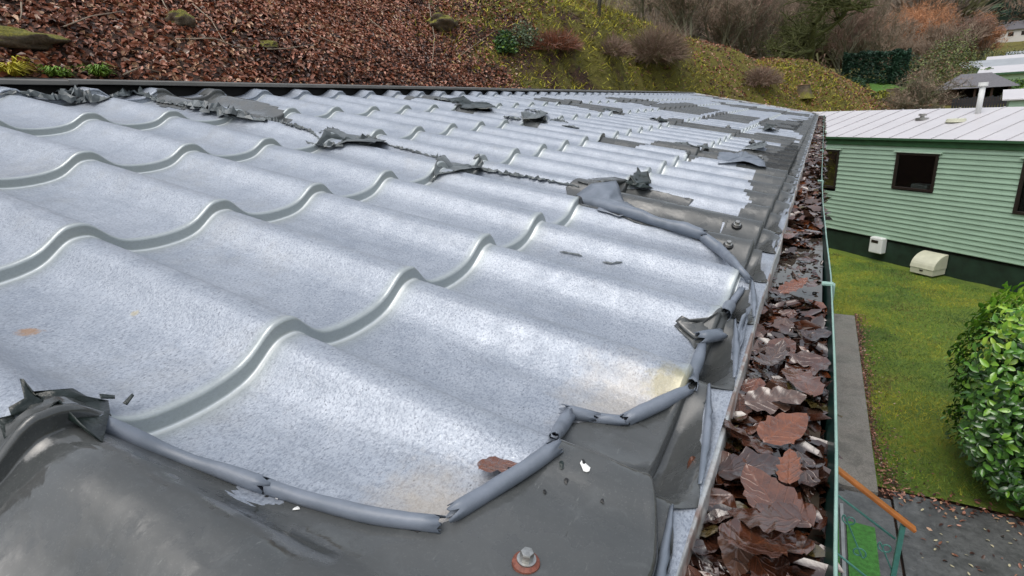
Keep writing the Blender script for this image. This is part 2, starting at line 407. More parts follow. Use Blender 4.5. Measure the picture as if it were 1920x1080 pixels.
def inpoly(X, Y, poly):
    r = np.zeros(X.shape, bool); n = len(poly)
    for k in range(n):
        x1, y1 = poly[k]; x2, y2 = poly[(k + 1) % n]
        c = ((y1 > Y) != (y2 > Y)) & (X < (x2 - x1) * (Y - y1) / (y2 - y1 + 1e-12) + x1); r ^= c
    return r
def far_patch(name, poly, seed=0):
    """coating far away: kept where the torn outline says so"""
    poly = jag(poly, .008, .03, seed)
    ia, ib = min(p[0] for p in poly), max(p[0] for p in poly); ja, jb = min(p[1] for p in poly), max(p[1] for p in poly)
    ia, ib, ja, jb = max(ia, I0), min(ib, I1 - .55), max(ja, -1.12), min(jb, 4.13)
    us = np.arange(math.floor(ia * 20), math.ceil(ib * 20) + 1) / 20
    js = sorted(set([round(r + y / PL, 5) for r in range(-2, 5) for y in list(TY[[0, 2, 4, 6, 9, 11, 13, 14]]) + list(np.arange(.04, .34, .010)) if ja - .05 <= r + y / PL <= jb + .05] + ([-1.12, -1.09, -1.06, -1.04] if ja < -1.04 else [])))
    js = np.array([j for j in js if j >= -1.121])
    U, J = np.meshgrid(us, js, indexing='ij'); z = np.zeros_like(U)
    P = S(U, J, z + .0016, z + .0012).reshape(-1, 3); F = grid_faces(len(us), len(js))[:, ::-1]
    c = (inpoly(U, J, poly)).ravel(); keep = c[F].sum(1) >= 3
    F = F[keep]
    if not len(F): return
    used = np.unique(F); mp = -np.ones(len(P), int); mp[used] = np.arange(len(used))
    return obj(name, P[used], mp[F], M['coat'], roof, True)

# front piece of coating
front_edge = [(0, 803), (22, 797), (48, 775), (66, 757), (140, 753), (200, 767), (207, 782), (192, 800), (240, 832), (330, 868), (420, 900), (500, 925), (640, 962), (780, 1000), (822, 985), (840, 978), (930, 920), (1030, 858), (1046, 830), (1058, 795), (1105, 792), (1165, 802), (1230, 772), (1286, 740), (1300, 700), (1318, 648), (1300, 655), (1290, 640), (1262, 612), (1272, 604), (1330, 596), (1352, 590), (1366, 560), (1388, 545), (1402, 545), (1400, 522), (1372, 494), (1325, 458), (1240, 430), (1180, 415), (1128, 395), (1085, 372), (1060, 352), (1075, 338), (1150, 344), (1215, 356), (1300, 375)]
FE = [to_roof(*p) for p in front_edge]
FE += [(5.3, -.40), (5.4, -.75), (4.6, -.80)]
def saw(i0, i1, step=1):
    out = []
    n = int(i0)
    while n > i1:
        out += [(n + 1.00, -1.060), (n + .16, -1.124), (n + .08, -1.127)]
        n -= 1
    return out
tail = saw(5, -5)
FE2 = FE + [(5.9, -.85), (6.3, -1.0)] + tail + [(-4.5, -1.127), (-4.5, -.3), (-2.2, -.05)]
wr = random.Random(3)
CREASES = []
for (p0_, p1_, am_, wd_) in (((0, 953), (165, 929), .0030, .006), ((21, 981), (387, 950), .0028, .005), ((352, 925), (640, 1066), .0022, .008), ((0, 897), (105, 812), .0040, .007), ((60, 880), (190, 830), -.0030, .008), ((0, 1010), (150, 1000), .0025, .007), ((230, 880), (420, 930), -.0016, .012), ((900, 960), (1180, 1000), .0010, .010), ((1060, 830), (1200, 900), .0012, .008), ((1100, 880), (1190, 1020), -.0012, .014)):
    CREASES.append((np.array(to_roof(*p0_)) * [PW, PL], np.array(to_roof(*p1_)) * [PW, PL], am_, wd_))
def crease_lift(i, j):
    P = np.stack([np.asarray(i, float) * PW, np.asarray(j, float) * PL], -1); out = 0
    for a, c, am_, wd_ in CREASES:
        d = c - a; t = np.clip(((P - a) @ d) / (d @ d), 0, 1); D = np.linalg.norm(P - a - t[..., None] * d, axis=-1); out = out + am_ * np.exp(-(D / wd_) ** 2) * np.sin(np.pi * np.clip(t, .06, .94)) ** .5
    return out
def front_lift(i, j):
    # wrinkled and lifted towards the near verge, blistered elsewhere
    m = sst(-i, .75, 1.3) * sst(-j, -.35, .0)
    a = i * 2.2 + j * 1.3; bq = i * 1.1 - j * 2.6
    f = .5 + .5 * np.sin(a * 3.3 + 1.4 * np.sin(bq * 1.7)); g = .5 + .5 * np.sin(bq * 4.1 + 2 * np.sin(a))
    s = .0012 * sst(np.sin(i * 9 + 2 * np.sin(j * 7)) * np.sin(j * 11 + i * 3), .3, 1.)
    return np.maximum(m * (.0045 * f ** 4 + .005 * g ** 6 + .001) + s + crease_lift(i, j) + .0006 * np.sin(i * 17 + 3 * np.sin(j * 6)) * np.sin(j * 15 + 2 * np.sin(i * 5)), -.0002)
patch('peeling_coating', FE2, liftf=front_lift, seed=5, amp=.0012, di=.03125)

# curled lips where the coating has rolled back on itself
def curl(pts, rad=.0055, turns=1.0, seed=0, n=18, lift=.9, name='curled_coating', ragged=.006, taper=(1, 1), hollow=True, fl=None):
    rs = random.Random(seed)
    W = [S1(*to_roof(*p)) if not callable(p) else p() for p in pts]
    # resample
    W = [np.array(q) for q in W]; out = [W[0]]
    for a, c in zip(W[:-1], W[1:]):
        k = max(1, int(np.linalg.norm(c - a) / .008))
        for q in range(1, k + 1): out.append(a + (c - a) * q / k)
    for _ in range(3): out = [out[0]] + [(out[q - 1] + 2 * out[q] + out[q + 1]) / 4 for q in range(1, len(out) - 1)] + [out[-1]]
    L = len(out); V = []
    for q in range(L):
        t = out[min(q + 1, L - 1)] - out[max(q - 1, 0)]; t /= np.linalg.norm(t); a = np.cross(t, NRM); a /= np.linalg.norm(a); b_ = np.cross(a, t)
        u = q / (L - 1); rr = rad * (taper[0] * (1 - u) + taper[1] * u) * (1 + .10 * math.sin(q * .5 + seed) + .28 * noise.noise(Vector((q * .13, seed * 1.7, 0))) + rs.uniform(-.03, .03))
        cc = out[q] + NRM * rr * lift
        for z in range(n):
            an = -math.pi / 2 + turns * 2 * math.pi * z / (n - 1); an = -math.pi / 2 + (turns + .10 * math.sin(q * .37 + seed) + .05 * math.sin(q * 1.3)) * 2 * math.pi * z / (n - 1); r2 = rr * (1 - .30 * (z / (n - 1))) * (1 + .05 * noise.noise(Vector((q * .25, z * .4, seed))))
            p = cc + r2 * (a * math.cos(an) + b_ * math.sin(an))
            if q in (0, L - 1): p = p + t * rs.uniform(-ragged, ragged)
            V.append(p)
    F = []; gap = {}
    for q in range(L - 1):
        for z in range(n - 1):
            if z > n - 4 and noise.noise(Vector((q * .35, z * .5, seed * 3.1))) > .12: continue
            F.append((q * n + z, q * n + z + 1, (q + 1) * n + z + 1, (q + 1) * n + z))
    o = obj(name, V, F, M['under'], roof, True)
    md = o.modifiers.new('t', 'SOLIDIFY'); md.thickness = .0006
    return o
curl([(196, 808), (300, 850), (400, 886), (500, 922)], .0058, 1.1, 1)
curl([(500, 922), (600, 952), (700, 978), (815, 992)], .0052, 1.1, 2, taper=(1, 1.15))
curl([(845, 974), (930, 922), (1000, 878), (1036, 850)], .0060, 1.1, 3)
curl([(1036, 828), (1048, 812), (1062, 790)], .0060, 1.0, 4, taper=(.9, 1.2))
curl([(1056, 780), (1090, 784), (1118, 790)], .0070, 1.0, 5, taper=(1.2, .8))
curl([(1115, 790), (1140, 793), (1168, 797)], .0050, 1.0, 6)
curl([(1172, 795), (1215, 776), (1255, 755), (1290, 735)], .0060, 1.1, 7)
curl([(1291, 733), (1300, 700), (1314, 655)], .0064, 1.1, 8, taper=(1, .9))
curl([(1305, 645), (1325, 640), (1350, 636)], .0080, 1.05, 9)
curl([(1355, 600), (1368, 575), (1388, 548)], .0085, 1.0, 10, taper=(1.1, .7))
curl([(1090, 376), (1150, 398), (1220, 420), (1300, 444), (1318, 450)], .011, .75, 11, taper=(1.3, 1.1))
curl([(1315, 450), (1350, 478), (1385, 508), (1404, 530)], .008, .9, 12, taper=(1.3, .7))
def edge_strip(i_, seed):
    """narrow strip of coating folded back along the torn diagonal at the drip edge"""
    rs = random.Random(seed); a = S1(i_ + .22, -1.119, .002); c = S1(i_ + 1.0, -1.062, .003); V = []; n = 16; t = (c - a) / np.linalg.norm(c - a); o_ = np.cross(t, NRM); o_ *= np.sign(o_ @ DWN)
    for k in range(n + 1):
        u = k / n; p = a + (c - a) * u; wd = .0010 + .0050 * math.sin(math.pi * min(1, u * .9 + .05)) * rs.uniform(.75, 1.15)
        V += [p - o_ * .001, p + o_ * wd * .45 + NRM * (.0015 * u + .0012), p + o_ * wd + NRM * (.0008 + rs.uniform(0, .0012))]
    o = obj('folded_coating', V, grid_faces(n + 1, 3), M['under'], roof, True); md = o.modifiers.new('t', 'SOLIDIFY'); md.thickness = .0005
for n_, i_ in enumerate((-1, 0, 1, 2)): edge_strip(i_, n_)
# big lifted flap near the middle of the eave
def flap(pts, heights, name='torn_flap', mat='torn', seed=0, crumple=.004, sub=.02, thick=.0006):
    """raised torn sheet: outline on the roof with the height of every outline point"""
    ij = [to_roof(*p) if len(p) == 2 else far_roof(p[0], p[1]) for p in pts]
    base = np.array([S1(*q) for q in ij]); top = np.array([b_ + NRM * (h + .002) for b_, h in zip(base, heights)])
    n = len(top); cen = top.mean(0); rs = random.Random(seed)
    # rings towards the centre, crumpled
    rings = 5; V = []; per = []
    P = []
    for k in range(n):
        a, c = top[k], top[(k + 1) % n]; m_ = max(1, int(np.linalg.norm(c - a) / sub))
        for q in range(m_): P.append(a + (c - a) * q / m_ + (rs.uniform(-1, 1) * crumple * .6 * NRM + np.array([rs.uniform(-1, 1), rs.uniform(-1, 1), 0]) * crumple * .8 if q else 0))
    N = len(P)
    for r_ in range(rings):
        f = 1 - r_ / rings
        for p in P:
            q = cen + (p - cen) * f
            V.append(q + NRM * (noise.noise(Vector(q * 60 + seed)) * crumple * 1.6 * (r_ > 0) + noise.noise(Vector(q * 160)) * crumple * .5 * (r_ > 0)))
    V.append(cen); F = []
    for r_ in range(rings - 1):
        for k in range(N): F.append((r_ * N + k, r_ * N + (k + 1) % N, (r_ + 1) * N + (k + 1) % N, (r_ + 1) * N + k))
    for k in range(N): F.append(((rings - 1) * N + k, (rings - 1) * N + (k + 1) % N, len(V) - 1))
    o = obj(name, V, F, M[mat], roof, True)
    md = o.modifiers.new('t', 'SOLIDIFY'); md.thickness = thick
    return o
flap([(1080, 368), (1105, 362), (1150, 362), (1165, 395), (1195, 408), (1160, 412), (1120, 398)], [.002, .02, .028, .022, .014, .004, .002], mat='under', seed=4, crumple=.002)
flap([(1264, 610), (1275, 602), (1290, 606), (1325, 604), (1345, 594), (1362, 598), (1352, 632), (1325, 640), (1300, 642), (1282, 626)], [.004, .006, .004, .005, .006, .006, .004, .004, .003, .002], seed=5, crumple=.002, mat='coat')
flap([(1375, 640), (1385, 610), (1402, 590), (1398, 612), (1390, 650), (1380, 672), (1370, 668)], [.006, .012, .012, .006, .006, .004, .002], seed=6, crumple=.003, mat='under')
for k_, (pts_, h_, m_) in enumerate((
    ([(1345, 292), (1375, 293), (1395, 291), (1425, 300), (1435, 320), (1390, 314), (1345, 310)], .022, 'under'),
    ([(1392, 282), (1415, 275), (1433, 268), (1435, 285), (1410, 286)], .030, 'torn'),
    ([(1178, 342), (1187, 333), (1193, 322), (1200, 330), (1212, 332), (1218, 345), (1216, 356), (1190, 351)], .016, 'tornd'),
    ([(592, 274), (608, 254), (620, 246), (634, 250), (650, 262), (700, 264), (724, 272), (700, 277), (650, 276), (620, 283), (596, 280)], .014, 'torn'),
    ([(814, 322), (820, 302), (830, 298), (845, 312), (870, 320), (895, 317), (904, 322), (862, 327), (826, 333), (812, 342)], .014, 'torn'),
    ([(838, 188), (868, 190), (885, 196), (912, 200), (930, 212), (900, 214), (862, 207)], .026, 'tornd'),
    ([(975, 222), (985, 216), (1005, 222), (1015, 214), (1027, 220), (1012, 232), (978, 230)], .024, 'torn'),
    ([(1428, 248), (1434, 240), (1441, 235), (1447, 241), (1454, 248)], .045, 'tornd'),
    ([(1082, 345), (1110, 338), (1150, 337), (1180, 344), (1150, 352), (1100, 350)], .008, 'coat'))):
    rr_ = random.Random(k_ + 50); flap(pts_, [h_ * rr_.uniform(.15, 1.) for _ in pts_], mat=m_, seed=20 + k_, crumple=min(.006, h_ * .25))
# ragged black flap at the near verge
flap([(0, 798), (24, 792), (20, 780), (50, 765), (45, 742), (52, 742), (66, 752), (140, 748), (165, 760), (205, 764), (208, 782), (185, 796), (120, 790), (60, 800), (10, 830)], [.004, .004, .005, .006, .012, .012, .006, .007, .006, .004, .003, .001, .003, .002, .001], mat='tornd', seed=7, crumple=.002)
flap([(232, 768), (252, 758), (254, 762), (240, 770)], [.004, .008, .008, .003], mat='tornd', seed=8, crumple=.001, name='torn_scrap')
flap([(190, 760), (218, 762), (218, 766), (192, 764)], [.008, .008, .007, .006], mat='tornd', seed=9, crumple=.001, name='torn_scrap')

# thin ribbons and ragged strips further up
def ribbon(pts, hw, h, seed, name='torn_strip', mat='torn', crumple=.004):
    """ragged strip of peeled coating, creased and standing up here and there"""
    rs = random.Random(seed); W = [S1(*to_roof(*p)) for p in pts]; out = []; st = max(.006, hw * .45)
    for a, c in zip(W[:-1], W[1:]):
        k = max(1, int(np.linalg.norm(c - a) / st))
        for q in range(k): out.append(a + (c - a) * q / k)
    out.append(W[-1]); V = []; L = len(out); F = []; nc = 6; sh = [rs.uniform(.3, 1.) for _ in range(nc)]
    for q, p in enumerate(out):
        t = out[min(q + 1, L - 1)] - out[max(q - 1, 0)]; t /= np.linalg.norm(t); a = np.cross(t, NRM)
        u = max(.1, math.sin(math.pi * min(1, q / max(1, L - 1)))) ** .5; w1, w2 = hw * u * rs.uniform(.3, 1.3), hw * u * rs.uniform(.3, 1.3)
        fold = rs.random() < .35
        for k in range(nc):
            s_ = k / (nc - 1); x = -w1 + (w1 + w2) * s_
            hh = h * u * (abs(noise.noise(Vector((q * .6, k * .9, seed)))) * 1.6 + (.8 if fold and k in (2, 3) else 0) * rs.random()) * (1 if 0 < k < nc - 1 else rs.choice([0, .1, .9]))
            V.append(p + a * (x + rs.uniform(-.12, .12) * hw) + t * rs.uniform(-.3, .3) * st + NRM * (.0015 + hh))
    for q in range(L - 1):
        for k in range(nc - 1):
            if rs.random() < .08 and k in (0, nc - 2): continue
            F.append((q * nc + k, (q + 1) * nc + k, (q + 1) * nc + k + 1)); F.append((q * nc + k, (q + 1) * nc + k + 1, q * nc + k + 1))
    o = obj(name, V, F, M[mat], roof, False)
    md = o.modifiers.new('t', 'SOLIDIFY'); md.thickness = .0006
    return o
ribbon([(0, 180), (40, 178), (100, 188), (150, 195), (195, 186)], .020, .022, 1)
ribbon([(100, 178), (140, 190), (180, 194), (205, 186)], .022, .030, 2)
ribbon([(205, 184), (240, 178), (270, 188), (300, 192), (345, 200)], .014, .014, 3)
ribbon([(340, 196), (380, 200), (430, 212), (480, 226), (500, 228)], .030, .024, 4)
ribbon([(350, 200), (400, 212), (440, 222), (470, 226)], .026, .020, 5)
ribbon([(492, 222), (540, 235), (580, 246), (600, 262)], .008, .010, 6)
ribbon([(575, 268), (595, 276), (640, 274), (690, 264), (725, 270)], .016, .014, 7)
ribbon([(600, 250), (625, 246), (650, 262), (700, 268), (720, 266)], .010, .010, 8)
ribbon([(725, 272), (760, 282), (800, 292), (812, 296)], .004, .006, 9)
ribbon([(808, 292), (825, 300), (820, 330), (808, 342)], .012, .014, 10)
ribbon([(820, 326), (850, 324), (895, 318), (940, 326), (990, 334), (1050, 344), (1085, 352)], .010, .008, 11)
ribbon([(888, 298), (897, 292), (902, 308), (896, 322)], .010, .010, 12)
ribbon([(1050, 474), (1075, 478), (1092, 482)], .002, .003, 14); ribbon([(1130, 493), (1148, 496), (1165, 494)], .002, .003, 15)
for k, (x, y, s_) in enumerate(((865, 196, .030), (905, 205, .040), (1010, 225, .03), (1000, 208, .02), (1048, 228, .02), (1070, 238, .012), (1188, 346, .022), (1206, 352, .028), (1200, 338, .02), (1145, 208, .03), (1235, 226, .03), (1440, 244, .04), (1280, 270, .02), (1310, 276, .02), (960, 222, .02), (830, 188, .02))):
    if s_ < .02 and x > 1300: continue
    ribbon([(x - 16, y - 2), (x, y), (x + 16, y + 3)], s_ * 1.0, s_ * .55, 40 + k, mat='tornd' if k in (0, 1, 6, 7, 10) else 'torn')
# grey coated areas further off (outlines measured in magnified crops)
FP = [
 (1000, 160, 3.43, [(0, 75), (200, 92), (300, 110), (560, 150), (590, 188), (430, 170), (240, 130), (0, 90)]),
 (1000, 160, 3.43, [(460, 75), (740, 95), (820, 105), (750, 135), (620, 110), (470, 92)]),
 (1000, 160, 3.43, [(740, 120), (980, 112), (1100, 140), (1210, 165), (1060, 196), (900, 165), (760, 145)]),
 (1000, 160, 3.43, [(1060, 204), (1220, 172), (1330, 190), (1460, 215), (1370, 252), (1230, 225)]),
 (1000, 160, 3.43, [(1420, 240), (1500, 215), (1740, 235), (1700, 295), (1560, 280)]),
 (1000, 160, 3.43, [(830, 212), (1000, 235), (1120, 260), (1250, 285), (1480, 310), (1700, 345), (1690, 405), (1500, 355), (1330, 320), (1230, 315), (1100, 280), (860, 240)]),
 (1000, 160, 3.43, [(420, 335), (540, 315), (620, 350), (680, 350), (860, 375), (960, 372), (1010, 400), (1060, 390), (1340, 412), (1500, 430), (1490, 385), (1650, 395), (1700, 400), (1700, 440), (1660, 560), (1510, 545), (1320, 500), (1190, 465), (1010, 455), (920, 425), (840, 400), (700, 385), (430, 350)]),
 (1000, 160, 3.43, [(1120, 100), (1600, 165), (1780, 190), (1770, 205), (1560, 178), (1300, 142)]),
 (1000, 160, 3.43, [(1000, 60), (1300, 80), (1780, 160), (1780, 172), (1300, 105), (1100, 75)]),
 (500, 130, 3.2, [(960, 150), (1100, 170), (1160, 200), (1060, 200), (960, 180), (800, 160)]),
 (500, 130, 3.2, [(1080, 195), (1180, 190), (1320, 220), (1380, 262), (1160, 240)]),
 (500, 130, 3.2, [(1510, 290), (1620, 280), (1690, 290), (1640, 330), (1560, 322)]),
 (0, 0, 1, [(1135, 338), (1218, 352), (1222, 372), (1170, 362), (1130, 356)]),
 (0, 0, 1, [(300, 171), (345, 172), (410, 172), (470, 188), (520, 205), (548, 214), (520, 222), (470, 214), (400, 200), (345, 195), (290, 182)]),
]
for k, (ox, oy, s_, pts) in enumerate(FP): far_patch('peeling_coating', ZR(ox, oy, s_, pts, True), k)
# the coating that survives all along the eave
eb = []
q_ = -.74
for k in range(5, 50):
    q_ = min(-.55, max(-.9, q_ + random.uniform(-.09, .09)))
    for f_ in (.0, .25, .5, .75): eb += [(k + f_ + random.uniform(-.1, .1), q_ + random.uniform(-.035, .035))]
    if random.random() < .3: eb += [(k + .80, q_ + random.uniform(.1, .5)), (k + .95, q_ + random.uniform(.1, .4))]
far_patch('peeling_coating', [(4.0, -1.12)] + [(4.0, -.9)] + eb + [(49.4, -1.12)], 99)

# small holes and chips in the front coating
def chip(px, py, s_, mat, seed, name='coating_chip'):
    rs = random.Random(seed); i, j = to_roof(px, py); V = [S1(i, j, .003 + front_lift(i, j) * 1.0)]
    n = 9
    for k in range(n):
        a = 2 * math.pi * k / n; r_ = s_ * rs.uniform(.5, 1.2); ii, jj = i + r_ * math.cos(a) / PW, j + r_ * .7 * math.sin(a) / PL
        V.append(S1(ii, jj, .0024 + float(front_lift(np.array(ii), np.array(jj)))))
    obj(name, V, [(0, k + 1, (k + 1) % n + 1) for k in range(n)], M[mat], roof)
M['bare'] = plain('bare_white_spot', (.75, .75, .73), .5)
chip(1096, 879, .0055, 'bare', 1); chip(1093, 872, .003, 'black', 2); chip(556, 958, .003, 'bare', 3); chip(358, 866, .003, 'black', 4)
chip(1061, 906, .0022, 'black', 5); chip(1020, 928, .002, 'black', 6); chip(505, 932, .004, 'black', 7); chip(520, 936, .003, 'bare', 8)
chip(1128, 944, .0022, 'black', 9); chip(1052, 875, .0035, 'tornd', 10)

# screws
def screw(px, py, sc=1., big=True):
    i, j = to_roof(px, py); p = S1(i, j, .0018 + (float(front_lift(np.array(i), np.array(j))) if i < 3 else 0)); e = S1(i + .02, j) - S1(i - .02, j); f = S1(i, j + .01) - S1(i, j - .01)
    nn = np.cross(e, f); nn /= np.linalg.norm(nn); nn *= np.sign(nn @ NRM); nn = nn * .5 + NRM * .5; nn /= np.linalg.norm(nn)
    a = np.cross(nn, (0, 1, 0)); a /= np.linalg.norm(a); c = np.cross(nn, a)
    def disc(rs, hs, n, rot=0):
        V = []; F = []
        for r_, h in zip(rs, hs):
            for k in range(n): an = 2 * math.pi * k / n + rot; V.append(p + nn * h * sc + r_ * sc * (a * math.cos(an) + c * math.sin(an)))
        for q in range(len(rs) - 1):
            for k in range(n): F.append((q * n + k, q * n + (k + 1) % n, (q + 1) * n + (k + 1) % n, (q + 1) * n + k))
        F.append(tuple((len(rs) - 1) * n + k for k in range(n))); return V, F
    b = MB(); b.add(*disc([.0040, .0042, .0038, .0030], [.004, .0085, .0092, .0093], 6, .3)); b.add(*disc([.0058, .0058, .0045], [.003, .0040, .0042], 20))
    s_ = b.build('screw', M['steel'], roof)
    b = MB(); b.add(*disc([.0085, .0082, .0060], [0, .0016, .0030], 24)); b.build('washer', M['rust'] if big else M['black'], roof)
screw(985, 1062); screw(1381, 425, 1.3, False); screw(1365, 462, 1.1, False); screw(1424, 300, 2, False); screw(1410, 268, 2, False); screw(1365, 240, 2, False)

# ------------------------------------------------------------------ gutter with its leaves
RZ = -.12
rim_px = [(1563, 1200), (1560, 1080), (1564, 870), (1562, 700), (1559, 600), (1556, 520), (1548, 450), (1542, 385), (1540, 330)]
rim = [on_level(x, y, RZ) for x, y in rim_px]; rim = [rim[0] + (rim[0] - rim[1]) * 6] + rim
ry = np.array([p[1] for p in rim]); rx = np.array([p[0] for p in rim]); o_ = np.argsort(ry); ry = ry[o_]; rx = rx[o_]
def rimx(y): return float(np.interp(y, ry, rx))
gy = np.concatenate([np.arange(Y0, 3.0, .04), np.arange(3.0, Y1, .2), [Y1]])
prof = [(0, .002), (.0005, -.002), (-.003, -.012), (-.004, -.040), (-.014, -.062), (-.040, -.074), (-.070, -.070), (-.092, -.050), (-.100, -.012)]
V = []
for y in gy:
    x = rimx(y); xi = .366
    sc = (x - xi) / .100
    for a, c in prof: V.append((x + a * sc, y, RZ + c))
gut = obj('gutter', V, grid_faces(len(gy), len(prof))[:, ::-1], M['gutter'], home, True)
md = gut.modifiers.new('t', 'SOLIDIFY'); md.thickness = .003; md.offset = -1
b = MB(); b.tube([(rimx(y) + .0015, y, RZ + .0022 + .0008 * math.sin(y * 7)) for y in gy], .0014, 8); b.build('gutter_rim', M['rim'], home, True)
for y in (.66, 1.95, 3.25, 4.6, 6.0, 7.4, 8.8):
    b = MB(); x = rimx(y); b.box((x - .004, y, RZ + .0035), (.0085, .006, .0022)); b.box((x + .0052, y, RZ - .010), (.0018, .006, .014)); b.build('gutter_bracket', M['rim'], home, bevel=.001)
for y in (Y0, Y1):
    b = MB(); b.box((.416, y, RZ - .03), (.054, .002, .036)); b.build('gutter_end', M['gutter'], home)
def waterm():
    m = Mat('gutter_water', Roughness=.05, IOR=1.6); m.base(m.ramp(m.noise(8), [(.3, (.03, .024, .018)), (.7, (.06, .05, .04))])); m.bump(m.noise(30, 3), .0008, .3); return m.m
obj('water', [(.371, Y0, RZ - .0165), (.371, Y1, RZ - .0165), (.462, Y1, RZ - .0165), (.462, 1, RZ - .0165), (.462, Y0, RZ - .0165)], [(0, 4, 3, 2, 1)], waterm(), None)['kind'] = 'structure'

def leafmat(name, a, c, rough=.22, coatw=.5):
    m = Mat(name, Roughness=rough)
    m.b.inputs['Coat Weight'].default_value = 1; m.b.inputs['Coat Roughness'].default_value = .13; m.b.inputs['Coat IOR'].default_value = 1.55
    oi = m.n('ShaderNodeObjectInfo'); k = m.ramp(oi.outputs['Random'], [(0, a), (1, c)])
    tc = m.n('ShaderNodeTexCoord'); sp = m.n('ShaderNodeSeparateXYZ'); m.l(tc.outputs['Object'], sp.inputs[0]); ay = m.math('ABSOLUTE', sp.outputs['Y'])
    vn = m.math('POWER', m.math('ABSOLUTE', m.math('COSINE', m.math('MULTIPLY', m.math('SUBTRACT', sp.outputs['X'], m.math('MULTIPLY', ay, 1.1)), 20.))), 14.)      # side veins
    rib = m.math('POWER', m.math('SUBTRACT', 1., m.math('MINIMUM', m.math('MULTIPLY', ay, 22.), 1.)), 2.)
    vv = m.math('MAXIMUM', m.math('MULTIPLY', vn, .6), rib)
    base = m.mix(m.ramp(m.noise(60, 5, .7), [(.4, 0.), (.7, .6)]), k, tuple(x * .4 for x in a))
    m.base(m.mix(m.math('MULTIPLY', vv, .22), base, tuple(min(1, x * 2.2) for x in c)))
    m.bump(m.math('ADD', m.math('ADD', m.noise(40, 4, .6), m.math('MULTIPLY', m.noise(260, 3), .15)), m.math('MULTIPLY', vv, .5)), .0022, .8); return m.m
LM = [leafmat('wet_brown_leaf', (.050, .017, .009), (.130, .045, .020)), leafmat('dark_wet_leaf', (.022, .010, .007), (.075, .028, .016), .15, .8),
      leafmat('greybrown_leaf', (.050, .026, .018), (.13, .070, .048), .15, 1.), leafmat('rusty_leaf', (.09, .024, .008), (.19, .055, .014)), leafmat('olive_leaf', (.07, .055, .015), (.14, .10, .04))]
def oak_outline(n, lobes, depth, wid, seed):
    rs = random.Random(seed); half = []
    for k in range(n + 1):
        t = k / n; env = wid * math.sin(math.pi * min(1, t ** .75 * .97 + .02)) ** .8
        lob = 1 - depth * (.5 + .5 * math.cos(2 * math.pi * lobes * t + .6)) * math.sin(math.pi * t)
        half.append((t, max(.008, env * lob * rs.uniform(.93, 1.05))))
    return half
def leaf_mesh(seed, n=16, curl_=.5, lobes=4, depth=.45, wid=.28, vein=True, smooth=True, mats=None):
    rs = random.Random(seed); H = oak_outline(n, lobes, depth, wid, seed); V = []
    cx = rs.uniform(-.6, .6) * curl_ * 2; cy = rs.uniform(.2, 1.) * curl_; tw = rs.uniform(-.5, .5) * curl_
    for t, h in H:
        for s_ in (-1, -.5, 0, .5, 1):
            x, y = t - .5, s_ * h
            z = cy * y * y * 3 + cx * x * x * 1.2 + tw * x * y * 2 + .02 * math.sin(t * 25 + s_ * 3) + (.012 if s_ == 0 else 0) + .015 * abs(s_) * math.sin(t * 2 * math.pi * 5)
            V.append((x, y, z))
    return mesh('leaf', V, grid_faces(n + 1, 5), mats or [LM[0]], smooth)
rs = random.Random(21)
pile = thing('leaf_pile', 'sodden brown leaves clogging the dark green gutter along the roof edge', 'leaves', (.418, 1.5, RZ - .02))
lv = {}
for mi_ in range(5):
    lv[mi_] = [leaf_mesh(100 + k + 10 * mi_, lobes=rs.choice([3, 4, 5]), depth=rs.choice([.08, .2, .3, .38]), wid=rs.uniform(.26, .38), curl_=rs.uniform(.15, .55), mats=[LM[mi_]]) for k in range(5)]
from mathutils import Euler
def put_leaf(x, y, z, size, mi_, tilt=.5, zr=None):
    me = rs.choice(lv[mi_]); o = link('leaf', me, pile)
    o.location = Vector((x, y, z)) - pile.location; o.scale = (size,) * 3
    o.rotation_euler = (rs.gauss(0, tilt), rs.gauss(0, tilt), rs.uniform(0, 6.28) if zr is None else zr); return o
NL = 0
for y, step_n in [(q, 0) for q in np.concatenate([np.arange(-.3, .52, .0048), np.arange(.55, 3.3, .0168)])]:
    y = float(y); lo, hi = .385, rimx(y) - .018
    x = rs.uniform(lo, hi) if rs.random() < .8 else rs.uniform(.378, .392); near = max(0, 1 - (y + .1) / .75)
    z = RZ - .022 + .010 * rs.random() + near * .014 * rs.random()
    pool = (.55 < y < .98 or 1.25 < y < 1.5 or 1.9 < y < 2.05)      # open water with small debris
    if pool and rs.random() < .8: continue
    mi_ = rs.choices([0, 1, 2, 3, 4], [5, 5, 4 if y > .25 else 1.5, .7, .8])[0]
    put_leaf(x, y, z, rs.uniform(.034, .066), mi_, .20 + .18 * near); NL += 1
# the big leaves in front
for x, y, z, s_, mi_, zr in ((.432, .165, -.108, .078, 3, 1.0), (.425, .06, -.108, .075, 0, 2.2), (.415, .10, -.112, .08, 1, .3), (.438, .10, -.104, .055, 3, 1.6), (.40, .14, -.112, .07, 1, 2.6), (.425, .01, -.11, .08, 0, .9), (.425, .03, -.105, .065, 0, 2.9), (.42, .23, -.116, .08, 2, .5), (.44, .29, -.116, .085, 0, 2.0), (.41, .33, -.116, .075, 2, 1.2), (.43, .66, -.112, .085, 0, 1.9), (.42, .62, -.112, .07, 3, .8), (.43, 1.02, -.11, .08, 3, .4), (.40, 1.0, -.11, .07, 0, 1.3)):
    put_leaf(x, y, z, s_ * .78, mi_, .22, zr); NL += 1
